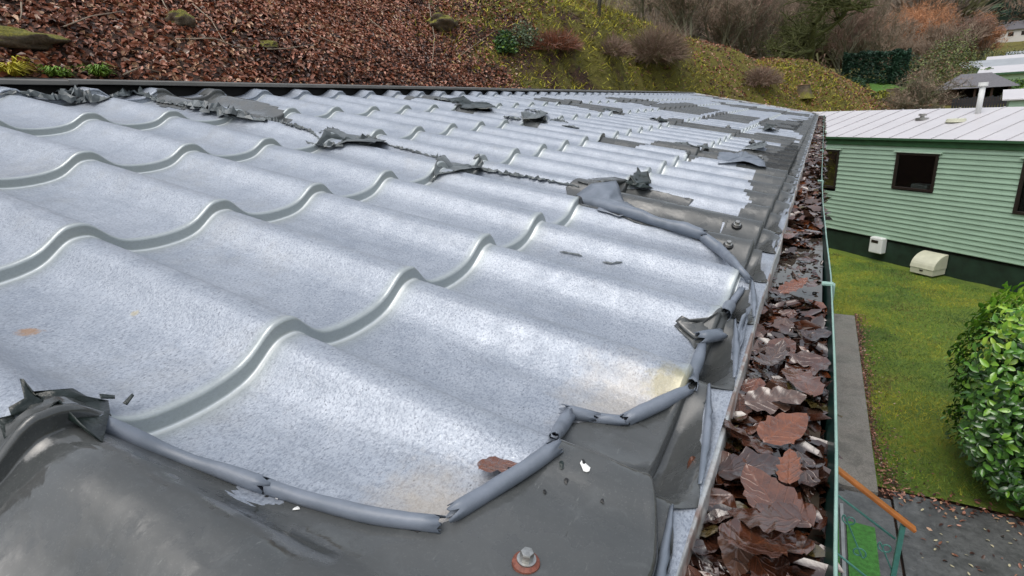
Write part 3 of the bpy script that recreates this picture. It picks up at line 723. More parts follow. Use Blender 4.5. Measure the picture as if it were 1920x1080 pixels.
# fine debris and the far leaves, past picking apart
def leaf_cloud(n, fpos, size, seed, names, mats, weights, parent=None, tilt=.5, fold=.3, nrmf=None, aspect=.45, clump=None):
    g = np.random.default_rng(seed); P = fpos(g, n); n = len(P); s_ = size[0] + (size[1] - size[0]) * g.random(n)
    az = g.random(n) * 2 * np.pi; a = np.stack([np.cos(az), np.sin(az), np.zeros(n)], 1)
    nr = np.array([0, 0, 1.]) + g.normal(0, tilt, (n, 3)) if nrmf is None else nrmf(P) + g.normal(0, tilt, (n, 3))
    nr /= np.linalg.norm(nr, axis=1, keepdims=True); a -= nr * (a * nr).sum(1, keepdims=True); a /= np.linalg.norm(a, axis=1, keepdims=True); b_ = np.cross(nr, a)
    s1 = s_[:, None]; w1 = s1 * aspect; fz = s1 * fold * (g.random((n, 1)) - .3)
    V = np.stack([P - a * s1 * .5, P - a * s1 * .12 + b_ * w1 * .5 + nr * fz, P + a * s1 * .28 + b_ * w1 * .4 + nr * fz, P + a * s1 * .5, P + a * s1 * .28 - b_ * w1 * .4 + nr * fz, P - a * s1 * .12 - b_ * w1 * .5 + nr * fz], 1).reshape(-1, 3)
    k = np.arange(n)[:, None] * 6; F = np.concatenate([k + np.array([[0, 5, 4, 3]]), k + np.array([[0, 3, 2, 1]])], 0)
    wts = np.array(weights, float); mi_ = g.choice(len(mats), n, p=wts / wts.sum())
    if clump is not None: mi_ = clump(P, g, mi_)
    o = obj(names, V, F, mats, parent, False, np.concatenate([mi_, mi_])); o['kind'] = 'stuff'; return o
def gfar(g, n):
    y = 1.0 + (Y1 - 1.05) * g.random(n) ** .9; x = .378 + .082 * g.random(n); return np.stack([x, y, RZ - .022 + .012 * g.random(n)], 1)
leaf_cloud(2600, gfar, (.03, .065), 3, 'leaf_litter', LM, [4, 4, 5, 1, 1], pile, .35)
def gdeb(g, n):
    y = -.3 + 2.2 * g.random(n); x = .375 + .087 * g.random(n); return np.stack([x, y, RZ - .0168 + .002 * g.random(n)], 1)
leaf_cloud(900, gdeb, (.004, .016), 4, 'leaf_debris', LM, [3, 6, 1, 1, 1], pile, .35)
def gmat(g, n):
    y = -.4 + 1.0 * g.random(n); x = .374 + .088 * g.random(n); return np.stack([x, y, RZ - .024 + .012 * g.random(n)], 1)
leaf_cloud(1100, gmat, (.025, .05), 5, 'leaf_litter', LM, [4, 6, 2, .6, .5], pile, .35)
# stray leaf tip trapped under the front curl
p = px_pt(945, 873); lf = link('stray_leaf', leaf_mesh(77, mats=[LM[3]], curl_=.1), home, p + NRM * .0025 - wpos(home)); lf.scale = (.045,) * 3
lf.rotation_euler = (0, R(12.5), R(62))

#@@PART2
# ------------------------------------------------------------------ terrain
def at(px, py, d):
    """point on the sight line of a photo pixel at plan distance d"""
    r = ray(px, py); return CAM + r * d / math.hypot(r[0], r[1])
CP = []
for y in (-16, -8, -3, 1, 5, 9, 12):
    CP += [(-3.7, y, -3.2), (-4.6, y, -1.3), (-5.4, y, .15), (-6.4, y, .95), (-8, y, 2.2), (-11, y, 4.6), (-16, y, 8.), (-24, y, 12.5)]
CP += [(-3.75, 16, -3.0), (-4.35, 16, -.5), (-4.8, 16, 1.5), (-6, 16.5, 2.7), (-9, 16, 4.6), (-15, 17, 8), (-24, 18, 12),
       (-3.2, 20, -3.0), (-3.7, 20.3, 0), (-4.1, 21, 1.6), (-4.9, 22, 2.45), (-8, 22, 3.6), (-14, 24, 6.2), (-22, 26, 9),
       (-1.6, 21.8, -2.9), (-2.2, 23.4, 0), (-2.9, 25.5, 1.9), (-4, 29, 1.9), (-8, 30, 3.0), (-14, 32, 5),
       (.3, 22, -2.8), (0.1, 25, -1.2), (-.3, 27.5, .4), (-.8, 30, 1.75), (-1.5, 34, 1.5), (.9, 30.5, 1.0), (1.5, 31.5, .4),
       (1.8, 24, -2.4), (2.5, 27.6, -.7), (2.9, 33, .2), (2.7, 37, .75), (0, 40, 1.3), (-5, 40, 3.), (-12, 44, 5),
       (4, 20, -3.0), (5, 26, -1.6), (6, 30, -.75), (8, 30, -.75), (10, 28, -1.), (6, 36, .1), (9, 40, .45), (13, 46, .9), (5, 50, 1.3), (-3, 52, 2.6), (16, 60, 1.6), (8, 60, 1.9), (-8, 62, 4), (24, 50, 1.0), (24, 30, -.6), (34, 60, 1.5), (34, 20, -1), (2, 66, 2.4), (-20, 60, 8),
       (-3.3, -20, -3.2), (-2.6, 0, GZ), (-2.6, 6, GZ), (-2.6, 11, GZ), (-1, 13, GZ), (-2.2, 16, GZ), (0, -15, GZ), (0, 0, GZ), (0, 8, GZ), (1, 18, GZ), (4, -8, GZ), (4, 0, GZ), (4, 8, GZ), (4, 14, GZ), (10, -12, GZ), (10, 0, GZ), (10, 12, GZ), (20, -20, GZ), (20, 0, GZ), (20, 14, -2.6), (34, 0, -2.6), (8, 20, -2.9), (34, -20, -2.8)]
CP = np.array(CP, float)
def tps_fit(P):
    n = len(P); d = np.linalg.norm(P[:, None, :2] - P[None, :, :2], axis=-1); K = np.where(d > 0, d * d * np.log(d + 1e-12), 0) + np.eye(n) * .05
    A = np.zeros((n + 3, n + 3)); A[:n, :n] = K; A[:n, n] = 1; A[:n, n + 1:] = P[:, :2]; A[n, :n] = 1; A[n + 1:, :n] = P[:, :2].T
    return np.linalg.solve(A, np.append(P[:, 2], [0, 0, 0]))
TPSW = tps_fit(CP)
def terr(X, Y):
    X = np.asarray(X, float); Y = np.asarray(Y, float); sh = X.shape; x = X.ravel(); y = Y.ravel(); n = len(CP); out = TPSW[n] + TPSW[n + 1] * x + TPSW[n + 2] * y
    for k in range(0, len(x), 20000):
        d2 = (x[k:k + 20000, None] - CP[None, :, 0]) ** 2 + (y[k:k + 20000, None] - CP[None, :, 1]) ** 2
        out[k:k + 20000] += (.5 * d2 * np.log(d2 + 1e-12)) @ TPSW[:n]
    flat = sst(x, -3.55, -3.2) * (1 - sst(y + .35 * np.abs(x), 18.5, 20.5)) * (1 - sst(x, 14, 18))
    out = np.where(flat > 0, out * (1 - flat) + GZ * flat, out)
    return out.reshape(sh)
def fbm(x, y, s, seed=0, octv=4):
    g = np.random.default_rng(seed); v = np.zeros_like(x, float); a = 1.
    for o_ in range(octv):
        for k in range(4):
            th = g.random() * np.pi * 2; ph = g.random() * 6.28; f = s * 2 ** o_ * (.7 + .6 * g.random())
            v += a * np.sin((x * np.cos(th) + y * np.sin(th)) * f + ph + 1.3 * np.sin((x * np.sin(th) - y * np.cos(th)) * f * .7 + ph * 2)) / 4
        a *= .5
    return v
xs = np.concatenate([np.arange(-26, -8, .3), np.arange(-8, 3.4, .09), np.arange(3.4, 36, .5)]); ysg = np.concatenate([np.arange(-18, -1, .4), np.arange(-1, 34, .12), np.arange(34, 68, .5)])
GX, GY = np.meshgrid(xs, ysg, indexing='ij'); GZZ = terr(GX, GY)
bankm = sst(GZZ, -3.15, -2.2)
GH = GZZ + bankm * (.10 * fbm(GX, GY, 1.6, 1) + .05 * fbm(GX, GY, 5, 2)) - .012
for bx, by, br_, bh_ in [(*at(1520, 122, 28.5)[:2], 1.3, .55), (*at(1583, 158, 26.5)[:2], .9, .55), (*at(1560, 140, 27.5)[:2], .7, .35), (*at(1462, 172, 24.5)[:2], .6, .3), (*at(1622, 178, 25.5)[:2], .6, .28), (*at(1440, 110, 26)[:2], 1.2, .25)]:
    GH = GH + bh_ * np.exp(-(((GX - bx) ** 2 + (GY - by) ** 2 * .8) / br_ ** 2) ** 1.5) * (1 + .2 * fbm(GX, GY, 4, 9))
cl = bankm * sst(GY, 12.5, 15) * (1 - sst(GY, 24, 27)) * (1 - sst(GZZ, 1.6, 2.6))     # rilled mossy cutting
GH = GH + cl * .17 * np.sin(GY * 9 + GX * 3 + 2 * np.sin(GY * 2.3))
def groundmat():
    m = Mat('woodland_ground', Roughness=.85)
    n1 = m.noise(1.1, 6, .65); n2 = m.noise(14, 6, .7); n3 = m.noise(60, 4, .7)
    br = m.ramp(n2, [(.3, (.016, .010, .007)), (.55, (.07, .033, .020)), (.75, (.15, .075, .045))])
    mo = m.ramp(n3, [(.3, (.05, .052, .010)), (.7, (.23, .20, .028))])
    sp = m.n('ShaderNodeSeparateXYZ'); m.l(m.pos(), sp.inputs[0])
    yv = m.n('ShaderNodeMapRange'); m.l(sp.outputs['Y'], yv.inputs[0]); yv.inputs[1].default_value = 9; yv.inputs[2].default_value = 16; yv.inputs[3].default_value = -.22; yv.inputs[4].default_value = .16
    f = m.ramp(m.math('ADD', n1, yv.outputs[0]), [(.5, 0.), (.6, 1.)])
    m.base(m.mix(f, br, mo)); m.bump(m.math('ADD', m.noise(30, 6, .75), m.math('MULTIPLY', n3, .4)), .06, .9); return m.m
M['ground'] = groundmat()
gr = obj('woodland_bank', np.stack([GX, GY, GH], -1).reshape(-1, 3), grid_faces(len(xs), len(ysg))[:, ::-1], M['ground'], None, True, kind='structure')
def hgt(x, y):
    """height of the built ground under (x, y)"""
    x = np.atleast_1d(np.asarray(x, float)); y = np.atleast_1d(np.asarray(y, float))
    i = np.clip(np.searchsorted(xs, x) - 1, 0, len(xs) - 2); j = np.clip(np.searchsorted(ysg, y) - 1, 0, len(ysg) - 2)
    u = np.clip((x - xs[i]) / (xs[i + 1] - xs[i]), 0, 1); v = np.clip((y - ysg[j]) / (ysg[j + 1] - ysg[j]), 0, 1)
    return GH[i, j] * (1 - u) * (1 - v) + GH[i + 1, j] * u * (1 - v) + GH[i, j + 1] * (1 - u) * v + GH[i + 1, j + 1] * u * v
def hg(x, y): return float(hgt(x, y)[0])
def drop(px, py, d0=4, d1=66):
    """where a photo sight line meets the ground"""
    r = ray(px, py); r = r / math.hypot(r[0], r[1]); t = np.arange(d0, d1, .06); P = CAM + r * t[:, None]
    h = hgt(P[:, 0], P[:, 1]); k = np.argmax(P[:, 2] < h)
    return P[k] if P[k][2] < h[k] else P[-1]
# lawn
def lawnmat(name='lawn_grass', a=(.04, .09, .010), b_=(.14, .20, .015), c_=(.27, .24, .022)):
    m = Mat(name, Roughness=.8)
    n = m.noise(1.3, 5, .65); n2 = m.noise(30, 5, .75)
    c = m.ramp(m.math('ADD', m.math('MULTIPLY', n, .6), m.math('MULTIPLY', n2, .4)), [(.35, a), (.55, b_), (.68, c_)])
    m.base(m.mix(m.ramp(m.noise(9, 5, .7), [(.62, 0.), (.72, .7)]), c, (.035, .022, .012)))
    m.bump(m.noise(55, 5, .8), .025, 1.); return m.m
M['lawn'] = lawnmat()
def lawn_sheet(name, x0, x1, y0, y1, st, z=None, mat='lawn', lift=.004):
    X, Y = np.meshgrid(np.arange(x0, x1 + .01, st), np.arange(y0, y1 + .01, st), indexing='ij')
    Z = (hgt(X.ravel(), Y.ravel()).reshape(X.shape) + lift) if z is None else z + .02 * fbm(X, Y, 1.7, 5) * (1) + .006 * fbm(X, Y, 9, 6)
    return obj(name, np.stack([X, Y, Z], -1).reshape(-1, 3), grid_faces(*X.shape)[:, ::-1], M[mat], None, True, kind='structure')
lawn_sheet('lawn', .35, 13.9, 4.85, 18.4, .07, GZ + .02)
def blades(name, n, fpos, h, wd, mats, seed, lean=.6, weights=None, droop=0, sel=None):
    g = np.random.default_rng(seed); P = fpos(g, n); n = len(P); az = g.random(n) * 6.283
    s_ = (h[0] + (h[1] - h[0]) * g.random(n))[:, None]; a = np.stack([np.cos(az), np.sin(az), 0 * az], 1); l = g.normal(0, lean, (n, 2))
    tip = P + np.concatenate([l * s_, s_ * (1 - 2 * droop * g.random((n, 1)))], 1)
    V = np.stack([P - a * wd / 2, P + a * wd / 2, tip], 1).reshape(-1, 3); F = np.arange(n * 3).reshape(n, 3)
    w_ = np.array(weights or [1] * len(mats), float); mi_ = g.choice(len(mats), n, p=w_ / w_.sum()); mi_ = mi_ if sel is None else sel(P, g, mi_)
    o = obj(name, V, F, mats, None, False, mi_); o['kind'] = 'stuff'; return o
GB = [plain('grass_blade', (.125, .225, .020), .6, var=.3), plain('moss_blade', (.32, .31, .022), .7, var=.3), plain('dark_grass_blade', (.045, .105, .015), .6, var=.3), plain('straw_blade', (.20, .17, .06), .7, var=.2)]
def lp(g, n):
    x = .5 + 5.3 * g.random(n) ** 1.1; y = 4.9 + 8.8 * g.random(n); k = (y > 4.95) & ((x > 1.2) | (y > 9.36)) & ((x - .9) * .665 + (y - 13.9) * .747 < -.25)
    return np.stack([x, y, GZ + .02 + .02 * fbm(x, y, 1.7, 5) + .006 * fbm(x, y, 9, 6) - .004], 1)[k]
def lawnsel(P, g, mi):
    f = fbm(P[:, 0], P[:, 1], 2.2, 61) + .55 * fbm(P[:, 0], P[:, 1], 7, 62) + .35 * g.normal(0, 1, len(P)); e = fbm(P[:, 0], P[:, 1], 3.5, 63) + .3 * g.normal(0, 1, len(P))
    out = np.where(f > .40, 1, np.where(f < -.3, 2, 0)); out = np.where(e > .95, 4, out); return np.where(mi == 3, 3, out)
GB.append(plain('dead_moss_blade', (.10, .06, .025), .8, var=.3))
blades('grass', 150000, lp, (.010, .042), .007, GB, 8, .9, [4, 4, 3, .5, 0], sel=lawnsel)

# leaf litter over the bank
def norm_of(P):
    e = .15; dx = (hgt(P[:, 0] + e, P[:, 1]) - hgt(P[:, 0] - e, P[:, 1])) / (2 * e); dy = (hgt(P[:, 0], P[:, 1] + e) - hgt(P[:, 0], P[:, 1] - e)) / (2 * e)
    n = np.stack([-dx, -dy, np.ones(len(P))], 1); return n / np.linalg.norm(n, axis=1, keepdims=True)
def dryleaf(n, c, r=.45): return plain(n, c, r, var=.3, scale=25)
def litclump(P, g, mi):
    f = fbm(P[:, 0], P[:, 1], 1.9, 71) + .6 * fbm(P[:, 0], P[:, 1], 6, 72); u = g.random(len(P))
    mi = np.where((f < -.45) & (u < .65), g.choice([1, 4], len(P)), mi); return np.where((f > .55) & (u < .6), g.choice([0, 2, 3], len(P)), mi)
DL = [dryleaf('litter_russet', (.30, .105, .055)), dryleaf('litter_dark', (.05, .022, .016), .35), dryleaf('litter_pink_brown', (.40, .19, .13)), dryleaf('litter_tan', (.42, .25, .15)), dryleaf('litter_mid', (.19, .075, .045)), dryleaf('litter_pale', (.45, .33, .26), .3)]
def moss_density(x, y): return fbm(x, y, .9, 21) * .5 + sst(y, 9.6, 14) * 1.2 - .55 - .5 * sst(y, 20, 24) + .45 * sst(y, 11.5, 13.5) * (1 - sst(y, 21, 23)) * (x > -6.3)
def bankp(x0, x1, y0, y1, zmin=-3, moss=0, zmax=99, thr=0):
    def f(g, n):
        x = x0 + (x1 - x0) * g.random(n); y = y0 + (y1 - y0) * g.random(n); z = hgt(x, y); k = (z > zmin) & (z < zmax)
        if moss: d = moss_density(x, y) + .25 * g.normal(0, 1, n); k &= (d > thr) if moss > 0 else (d < thr)
        return np.stack([x, y, z + .012 * g.random(n)], 1)[k]
    return f
leaf_cloud(70000, bankp(-9.2, -4.4, 0, 14.5, -1.5, -1, thr=.25), (.045, .10), 30, 'leaf_litter', DL, [5, 3, 4, 2, 5, .7], None, .75, .8, norm_of, .62, litclump)
leaf_cloud(46000, bankp(-7.5, 4.5, 13.5, 33, -2.4, -1, thr=.62), (.05, .11), 31, 'leaf_litter', DL, [5, 3, 4, 2, 5, .7], None, .75, .8, norm_of, .62, litclump)
leaf_cloud(9000, bankp(-13, -8, 0, 22, -1.5), (.06, .12), 32, 'leaf_litter', DL, [5, 3, 4, 2, 5, .7], None, .75, .8, norm_of, .62, litclump)
MB_ = [plain('moss_yellow', (.46, .41, .035), .8, var=.3), plain('moss_olive', (.32, .32, .035), .8, var=.3), plain('moss_dark', (.05, .065, .014), .8, var=.3), plain('bramble_brown', (.20, .11, .07), .7, var=.3)]
blades('moss', 120000, bankp(-8.5, 2.5, 10, 30, -2.6, 1, thr=.25), (.06, .22), .03, MB_, 33, .9, [5, 5, 3, 2.2], .95)
blades('moss', 14000, bankp(-9, -4.6, 0, 11, -1.5, 1, thr=.15), (.03, .09), .02, MB_, 34, .9, [5, 4, 2, .5], .6)
def rightfoot(g, n):
    x = -1.5 + 5.5 * g.random(n); y = 21.5 + 7 * g.random(n); z = hgt(x, y); k = fbm(x, y, 1.2, 50) > .05; return np.stack([x, y, z], 1)[k]
blades('moss', 16000, rightfoot, (.05, .14), .03, [GB[0], MB_[0], MB_[1]], 35, .9, [3, 4, 2], .5)

# ------------------------------------------------------------------ trees and bushes
BK = [plain('grey_green_bark', (.13, .125, .08), .85, var=.35, scale=14, bump=.01), plain('brown_twigs', (.25, .185, .135), .85, var=.3, scale=10), plain('orange_twigs', (.42, .20, .10), .85, var=.3, scale=10),
      plain('purple_brown_twigs', (.20, .125, .095), .85, var=.3, scale=10), plain('mossy_bark', (.075, .085, .022), .9, var=.4, scale=18, bump=.01), plain('pale_twigs', (.24, .19, .14), .8, var=.2), plain('dark_bark', (.03, .026, .018), .85, var=.3)]
def grow(seed, h, spread=.7, levels=5, trunk_r=.1, first=.25, kids=(3, 4), shrink=.68, up=.25, multi=1, wig=.12):
    """branch skeleton -> thick limbs (tubes) and fine twigs (thin triangles)"""
    rs = random.Random(seed); limbs = MB(); tv = []; 
    def seg(p, d, L, r, lev):
        n = 4; pts = [p]; q = np.array(p); dd = np.array(d)
        for k in range(n):
            dd = dd + np.array([rs.gauss(0, wig), rs.gauss(0, wig), rs.gauss(0, wig) * .6 + up * .12]); dd /= np.linalg.norm(dd); q = q + dd * L / n; pts.append(q.copy())
        if r > .008 * h / 4 or lev < 3: limbs.tube(pts, [r * (1 - .4 * k / n) for k in range(n + 1)], 6 if lev < 2 else 4, cap=False)
        else:
            s_ = np.cross(dd, (rs.random(), rs.random(), rs.random())); s_ /= np.linalg.norm(s_) + 1e-9
            for k in range(n): tv.extend([pts[k] - s_ * r * .9, pts[k] + s_ * r * .9, pts[k + 1]])
        if lev >= levels: return
        m = rs.randint(*kids) + (lev >= levels - 1)
        for k in range(m):
            t = rs.uniform(first if lev == 0 else .2, 1.); b_ = pts[min(n, int(t * n) + (1 if rs.random() < .5 else 0))]
            ax = np.array([rs.gauss(0, 1), rs.gauss(0, 1), rs.gauss(0, .45) + up]); ax /= np.linalg.norm(ax)
            nd = dd * (1 - spread) + ax * spread; nd /= np.linalg.norm(nd); seg(b_, nd, L * shrink * rs.uniform(.75, 1.15), r * .58, lev + 1)
    for k in range(multi):
        a = rs.uniform(0, 6.28); d = np.array([math.cos(a), math.sin(a), 0]) * (.45 if multi > 1 else .08) + np.array([0, 0, 1.]); d /= np.linalg.norm(d)
        seg(np.array([rs.uniform(-.1, .1) * (multi > 1), rs.uniform(-.1, .1) * (multi > 1), -.1]), d, h * .42, trunk_r, 0)
    return limbs, np.array(tv)
def tree(name, label, cat, loc, seed, h, bark, twig, group=None, extra=0, ew=.012, eup=.5, etw=None, **kw):
    limbs, tv = grow(seed, h, **kw); t = thing(name, label, cat, tuple(loc), group); loc = np.array(loc)
    obj('trunk', np.array(limbs.v) + loc, limbs.f, BK[bark], t, True)
    if len(tv) and extra:
        g = np.random.default_rng(seed); tip = tv[2::3]; k = g.integers(0, len(tip), extra); b_ = tip[k] + g.normal(0, .05 * h / 4, (extra, 3))
        d = g.normal(0, 1, (extra, 3)) + np.array([0, 0, eup]); d /= np.linalg.norm(d, axis=1, keepdims=True); d *= (h * .035 + h * .05 * g.random((extra, 1))); s_ = np.cross(d, g.normal(0, 1, (extra, 3))); s_ /= np.linalg.norm(s_, axis=1, keepdims=True)
        tv = np.concatenate([tv, np.stack([b_ - s_ * ew / 2, b_ + s_ * ew / 2, b_ + d], 1).reshape(-1, 3)])
    if len(tv): obj('crown', tv + loc, np.arange(len(tv)).reshape(-1, 3), BK[twig], t)
    return t
# the spreading oak behind the bank
oak = tree('oak_tree', 'bare mossy oak with wide crooked branches rising behind the leafy bank', 'tree', (-.55, 33.2, hg(-.55, 33.2)), 5, 6.4, 4, 1, extra=3000, ew=.018, spread=.72, levels=5, trunk_r=.20, first=.10, kids=(4, 5), up=.15, wig=.16, shrink=.74)
# young trees and thicket on the left of it
for k, (px, d, h, sd_, bk, tw, kw) in enumerate(((1290, 27, 4.0, 11, 0, 1, dict(multi=4, trunk_r=.05)), (1350, 31, 4.6, 12, 0, 1, dict(multi=5, trunk_r=.06)), (1400, 34, 5.2, 13, 0, 3, dict(multi=5, trunk_r=.06)), (1450, 37, 5.6, 14, 0, 1, dict(multi=5, trunk_r=.06)), (1500, 42, 6.5, 15, 0, 3, dict(multi=5, trunk_r=.07)), (1590, 44, 6., 16, 0, 3, dict(multi=5, trunk_r=.07)), (1640, 46, 6.2, 17, 0, 1, dict(multi=4, trunk_r=.07)), (1250, 30, 5.2, 18, 0, 1, dict(multi=4, trunk_r=.06)))):
    r = ray(px, 60); r = r / math.hypot(r[0], r[1]); x, y = CAM[0] + r[0] * d, CAM[1] + r[1] * d
    tree('hazel_thicket', ['pale multi-stemmed bare thicket right behind the tall brown bush', 'bare grey thicket standing behind the big tree stump', 'fanned bare thicket between the big stump and the oak', 'brown bare thicket just left of the oak', 'tall purplish thicket directly behind the oak trunk', 'reddish bare thicket just right of the oak', 'bare thicket behind the dark clipped hedge', 'bare thicket at the top edge above the mossy bank'][k], 'thicket', (x, y, hg(x, y) - .1), sd_, h, bk, tw, 'bare thickets behind the bank', extra=5200, ew=.016, spread=.5, levels=4, kids=(4, 5), up=.5, **kw)
# orange-tipped trees in the middle distance
for k, (px, d, h, tw) in enumerate(((1690, 60, 6.8, 2), (1735, 66, 7.2, 2), (1790, 70, 6.2, 3), (1835, 72, 6.2, 2), (1660, 56, 5.0, 3), (1765, 58, 4.6, 1), (1720, 52, 4.0, 1))):
    r = ray(px, 100); r = r / math.hypot(r[0], r[1]); x, y = CAM[0] + r[0] * d, CAM[1] + r[1] * d; z = hg(x, y) if y < 67 else 2.
    tree('bare_tree', ['leftmost orange-tipped bare tree on the far side of the valley lawn', 'tallest orange-tipped bare tree in the valley', 'purple-brown bare tree below the wooded hill', 'orange-tipped bare tree left of the white house', 'low purple-brown tree behind the clipped hedge', 'brown bare tree above the distant green caravans', 'low bare tree behind the small valley lawn'][k], 'tree', (x, y, z - .2), 60 + k, h, 1, tw, 'bare trees across the valley', extra=9000, ew=.03, spread=.5, levels=4, kids=(4, 5), up=.35, multi=5, trunk_r=.09, wig=.14)
tree('arching_shrub', 'arching half-bare shrub with brownish green sprays left of the slate-roofed hut', 'shrub', (3.7, 27.5, hg(3.7, 27.5) - .1), 71, 3.0, 0, 1, extra=2500, ew=.02, spread=.65, levels=4, kids=(4, 5), up=.15, multi=6, trunk_r=.04)
tree('slender_sapling', 'slender dark trunk standing on the mossy bank at the top edge', 'tree', tuple(drop(1122, 30) - [0, 0, .1]), 72, 4.5, 6, 1, extra=400, trunk_r=.07, first=.5, levels=3)
tree('slender_sapling', 'thin twin-stemmed tree at the top edge right of the slender dark trunk', 'tree', tuple(drop(1196, 28) - [0, 0, .1]), 73, 4.5, 0, 1, extra=400, trunk_r=.05, multi=2, first=.5, levels=3)
# twiggy brown bushes on the bank
def bush(name, label, loc, rad, n, cols, seed, w_=.012, ln=(.25, .5), group=None, upb=.8, weights=None):
    g = np.random.default_rng(seed); t = thing(name, label, 'bush', tuple(loc), group); loc = np.array(loc)
    d = g.normal(0, 1, (n, 3)); d[:, 2] = np.abs(d[:, 2]) * upb + .1; d /= np.linalg.norm(d, axis=1, keepdims=True)
    rr = g.random((n, 1)) ** .45; P = loc + d * rr * np.array(rad) * (1 + .18 * fbm(d[:, 0] * 3, d[:, 1] * 3 + d[:, 2] * 2, 1.5, seed))[:, None]
    dr = d + g.normal(0, .45, (n, 3)); dr /= np.linalg.norm(dr, axis=1, keepdims=True); L = (ln[0] + (ln[1] - ln[0]) * g.random((n, 1))) * np.mean(rad)
    s_ = np.cross(dr, g.normal(0, 1, (n, 3))); s_ /= np.linalg.norm(s_, axis=1, keepdims=True); V = np.stack([P - s_ * w_ / 2, P + s_ * w_ / 2, P + dr * L], 1).reshape(-1, 3)
    wt = np.array(weights or [1] * len(cols), float); o = obj('twigs', V, np.arange(3 * n).reshape(n, 3), cols, t, False, g.choice(len(cols), n, p=wt / wt.sum()))
    st = MB()
    for k in range(7):
        a = g.random() * 6.28; st.tube([loc + [0, 0, -.15], loc + np.array([math.cos(a) * rad[0] * .3, math.sin(a) * rad[1] * .3, rad[2] * .5]), loc + np.array([math.cos(a) * rad[0] * .6, math.sin(a) * rad[1] * .6, rad[2] * .85])], [.025, .018, .008], 5)
    st.build('stem', BK[0], t, True); return t
p = drop(1225, 118); bush('brown_bush', 'large rounded brown twiggy bush overhanging the mossy cutting', p, (.95, .95, .95), 9000, [BK[3], BK[1], BK[4]], 80, .010, (.3, .7), weights=[3, 4, 1])
p = drop(1150, 105); bush('brown_bush', 'smaller reddish brown bush left of the large rounded one', p, (.55, .7, .42), 2600, [BK[3], BK[1]], 81, .012)
p = drop(1425, 160); bush('brown_bush', 'dark brown twiggy bush hanging low above the far end of the roof', p, (.7, .7, .6), 3800, [BK[3], BK[1]], 82, .014)
p = drop(1040, 95); bush('brown_bush', 'reddish bracken clump in the hollow left of the mossy cutting', p, (.7, .8, .40), 3500, [DL[4], BK[3], DL[0]], 83, .014)
# leafy green plants
GL = [plain('evergreen_leaf', (.045, .10, .035), .4, var=.3), plain('pale_green_leaf', (.14, .20, .12), .5, var=.25), plain('bright_leaf', (.14, .25, .03), .45, var=.25), plain('dark_conifer', (.014, .045, .026), .6, var=.35), plain('dull_green_leaf', (.07, .09, .035), .6, var=.3), plain('yellow_green_leaf', (.16, .19, .05), .5, var=.25)]
def leafy(name, label, cat, loc, rad, n, sz, cols, seed, weights=None, group=None, shell=.35, box=False):
    t = thing(name, label, cat, tuple(loc), group); loc = np.array(loc, float)
    def f(g, m):
        if box:
            q = g.uniform(-1, 1, (m, 3)); ax = g.integers(0, 3, m); sg = np.where(g.random(m) < .5, -1, 1); q[np.arange(m), ax] = np.where(ax == 2, 1, sg) * (1 - .12 * g.random(m)); q[:, 2] = q[:, 2] * .5 + .5
            q *= 1 + .10 * fbm(q[:, 0] * 4, q[:, 1] * 4 + q[:, 2] * 5, 1.5, seed)[:, None]; return loc + q * np.array(rad)
        d = g.normal(0, 1, (m, 3)); d[:, 2] = np.abs(d[:, 2]); d /= np.linalg.norm(d, axis=1, keepdims=True)
        return loc + d * np.array(rad) * (g.random((m, 1)) ** shell) * (1 + .22 * fbm(d[:, 0] * 3, d[:, 1] * 3 + d[:, 2] * 3, 1.4, seed))[:, None]
    o = leaf_cloud(n, f, sz, seed, 'foliage', cols, weights or [1] * len(cols), t, 1.2, .3, None, .5)
    b = MB(); b.tube([loc + [0, 0, -.2], loc + [0, 0, rad[2] * .6]], [.04, .015], 6); b.build('stem', BK[0], t, True); return t
p = drop(948, 100); leafy('holly_shrub', 'young dark green shrub growing on the leafy bank', 'shrub', p, (.32, .32, .55), 900, (.06, .11), [GL[0], GL[2]], 90, [4, 1])
p = drop(985, 90); leafy('pale_shrub', 'pale silvery green shrub beside the young dark green one', 'shrub', p, (.42, .42, .62), 800, (.04, .09), [GL[1], GL[4]], 91)
for k, (x_, y_, s_) in enumerate(((186, 150, .16), (20, 150, .2), (108, 152, .14))):
    p = drop(x_, y_ - 6); t = thing('grass_tuft', ['fresh green tuft above the ridge, second from the left edge', 'long-bladed green tuft at the left edge above the ridge', 'yellowish tuft between the two green tufts above the ridge'][k], 'plant', tuple(p), 'tufts above the ridge')
    g = np.random.default_rng(200 + k); n = 260; az = g.random(n) * 6.28; L = s_ * (.7 + .8 * g.random(n)); P0 = p + g.normal(0, .03, (n, 3)) * [1, 1, .2]; dr = np.stack([np.cos(az) * .8, np.sin(az) * .8, .3 + .7 * g.random(n)], 1); mid = P0 + dr * L[:, None] * .6; tip = mid + np.stack([np.cos(az), np.sin(az), -.4 + 0 * az], 1) * L[:, None] * .5
    s2 = np.stack([-np.sin(az), np.cos(az), 0 * az], 1) * .007; V = np.stack([P0 - s2, P0 + s2, mid + s2, mid - s2, tip], 1).reshape(-1, 3); kk = np.arange(n)[:, None] * 5
    F = [tuple(q) for q in (kk + np.array([[0, 1, 2, 3]]))] + [tuple(q) for q in (kk + np.array([[3, 2, 4]]))]; obj('blades', V, F, [GL[2], MB_[0], GL[2]][k], t)
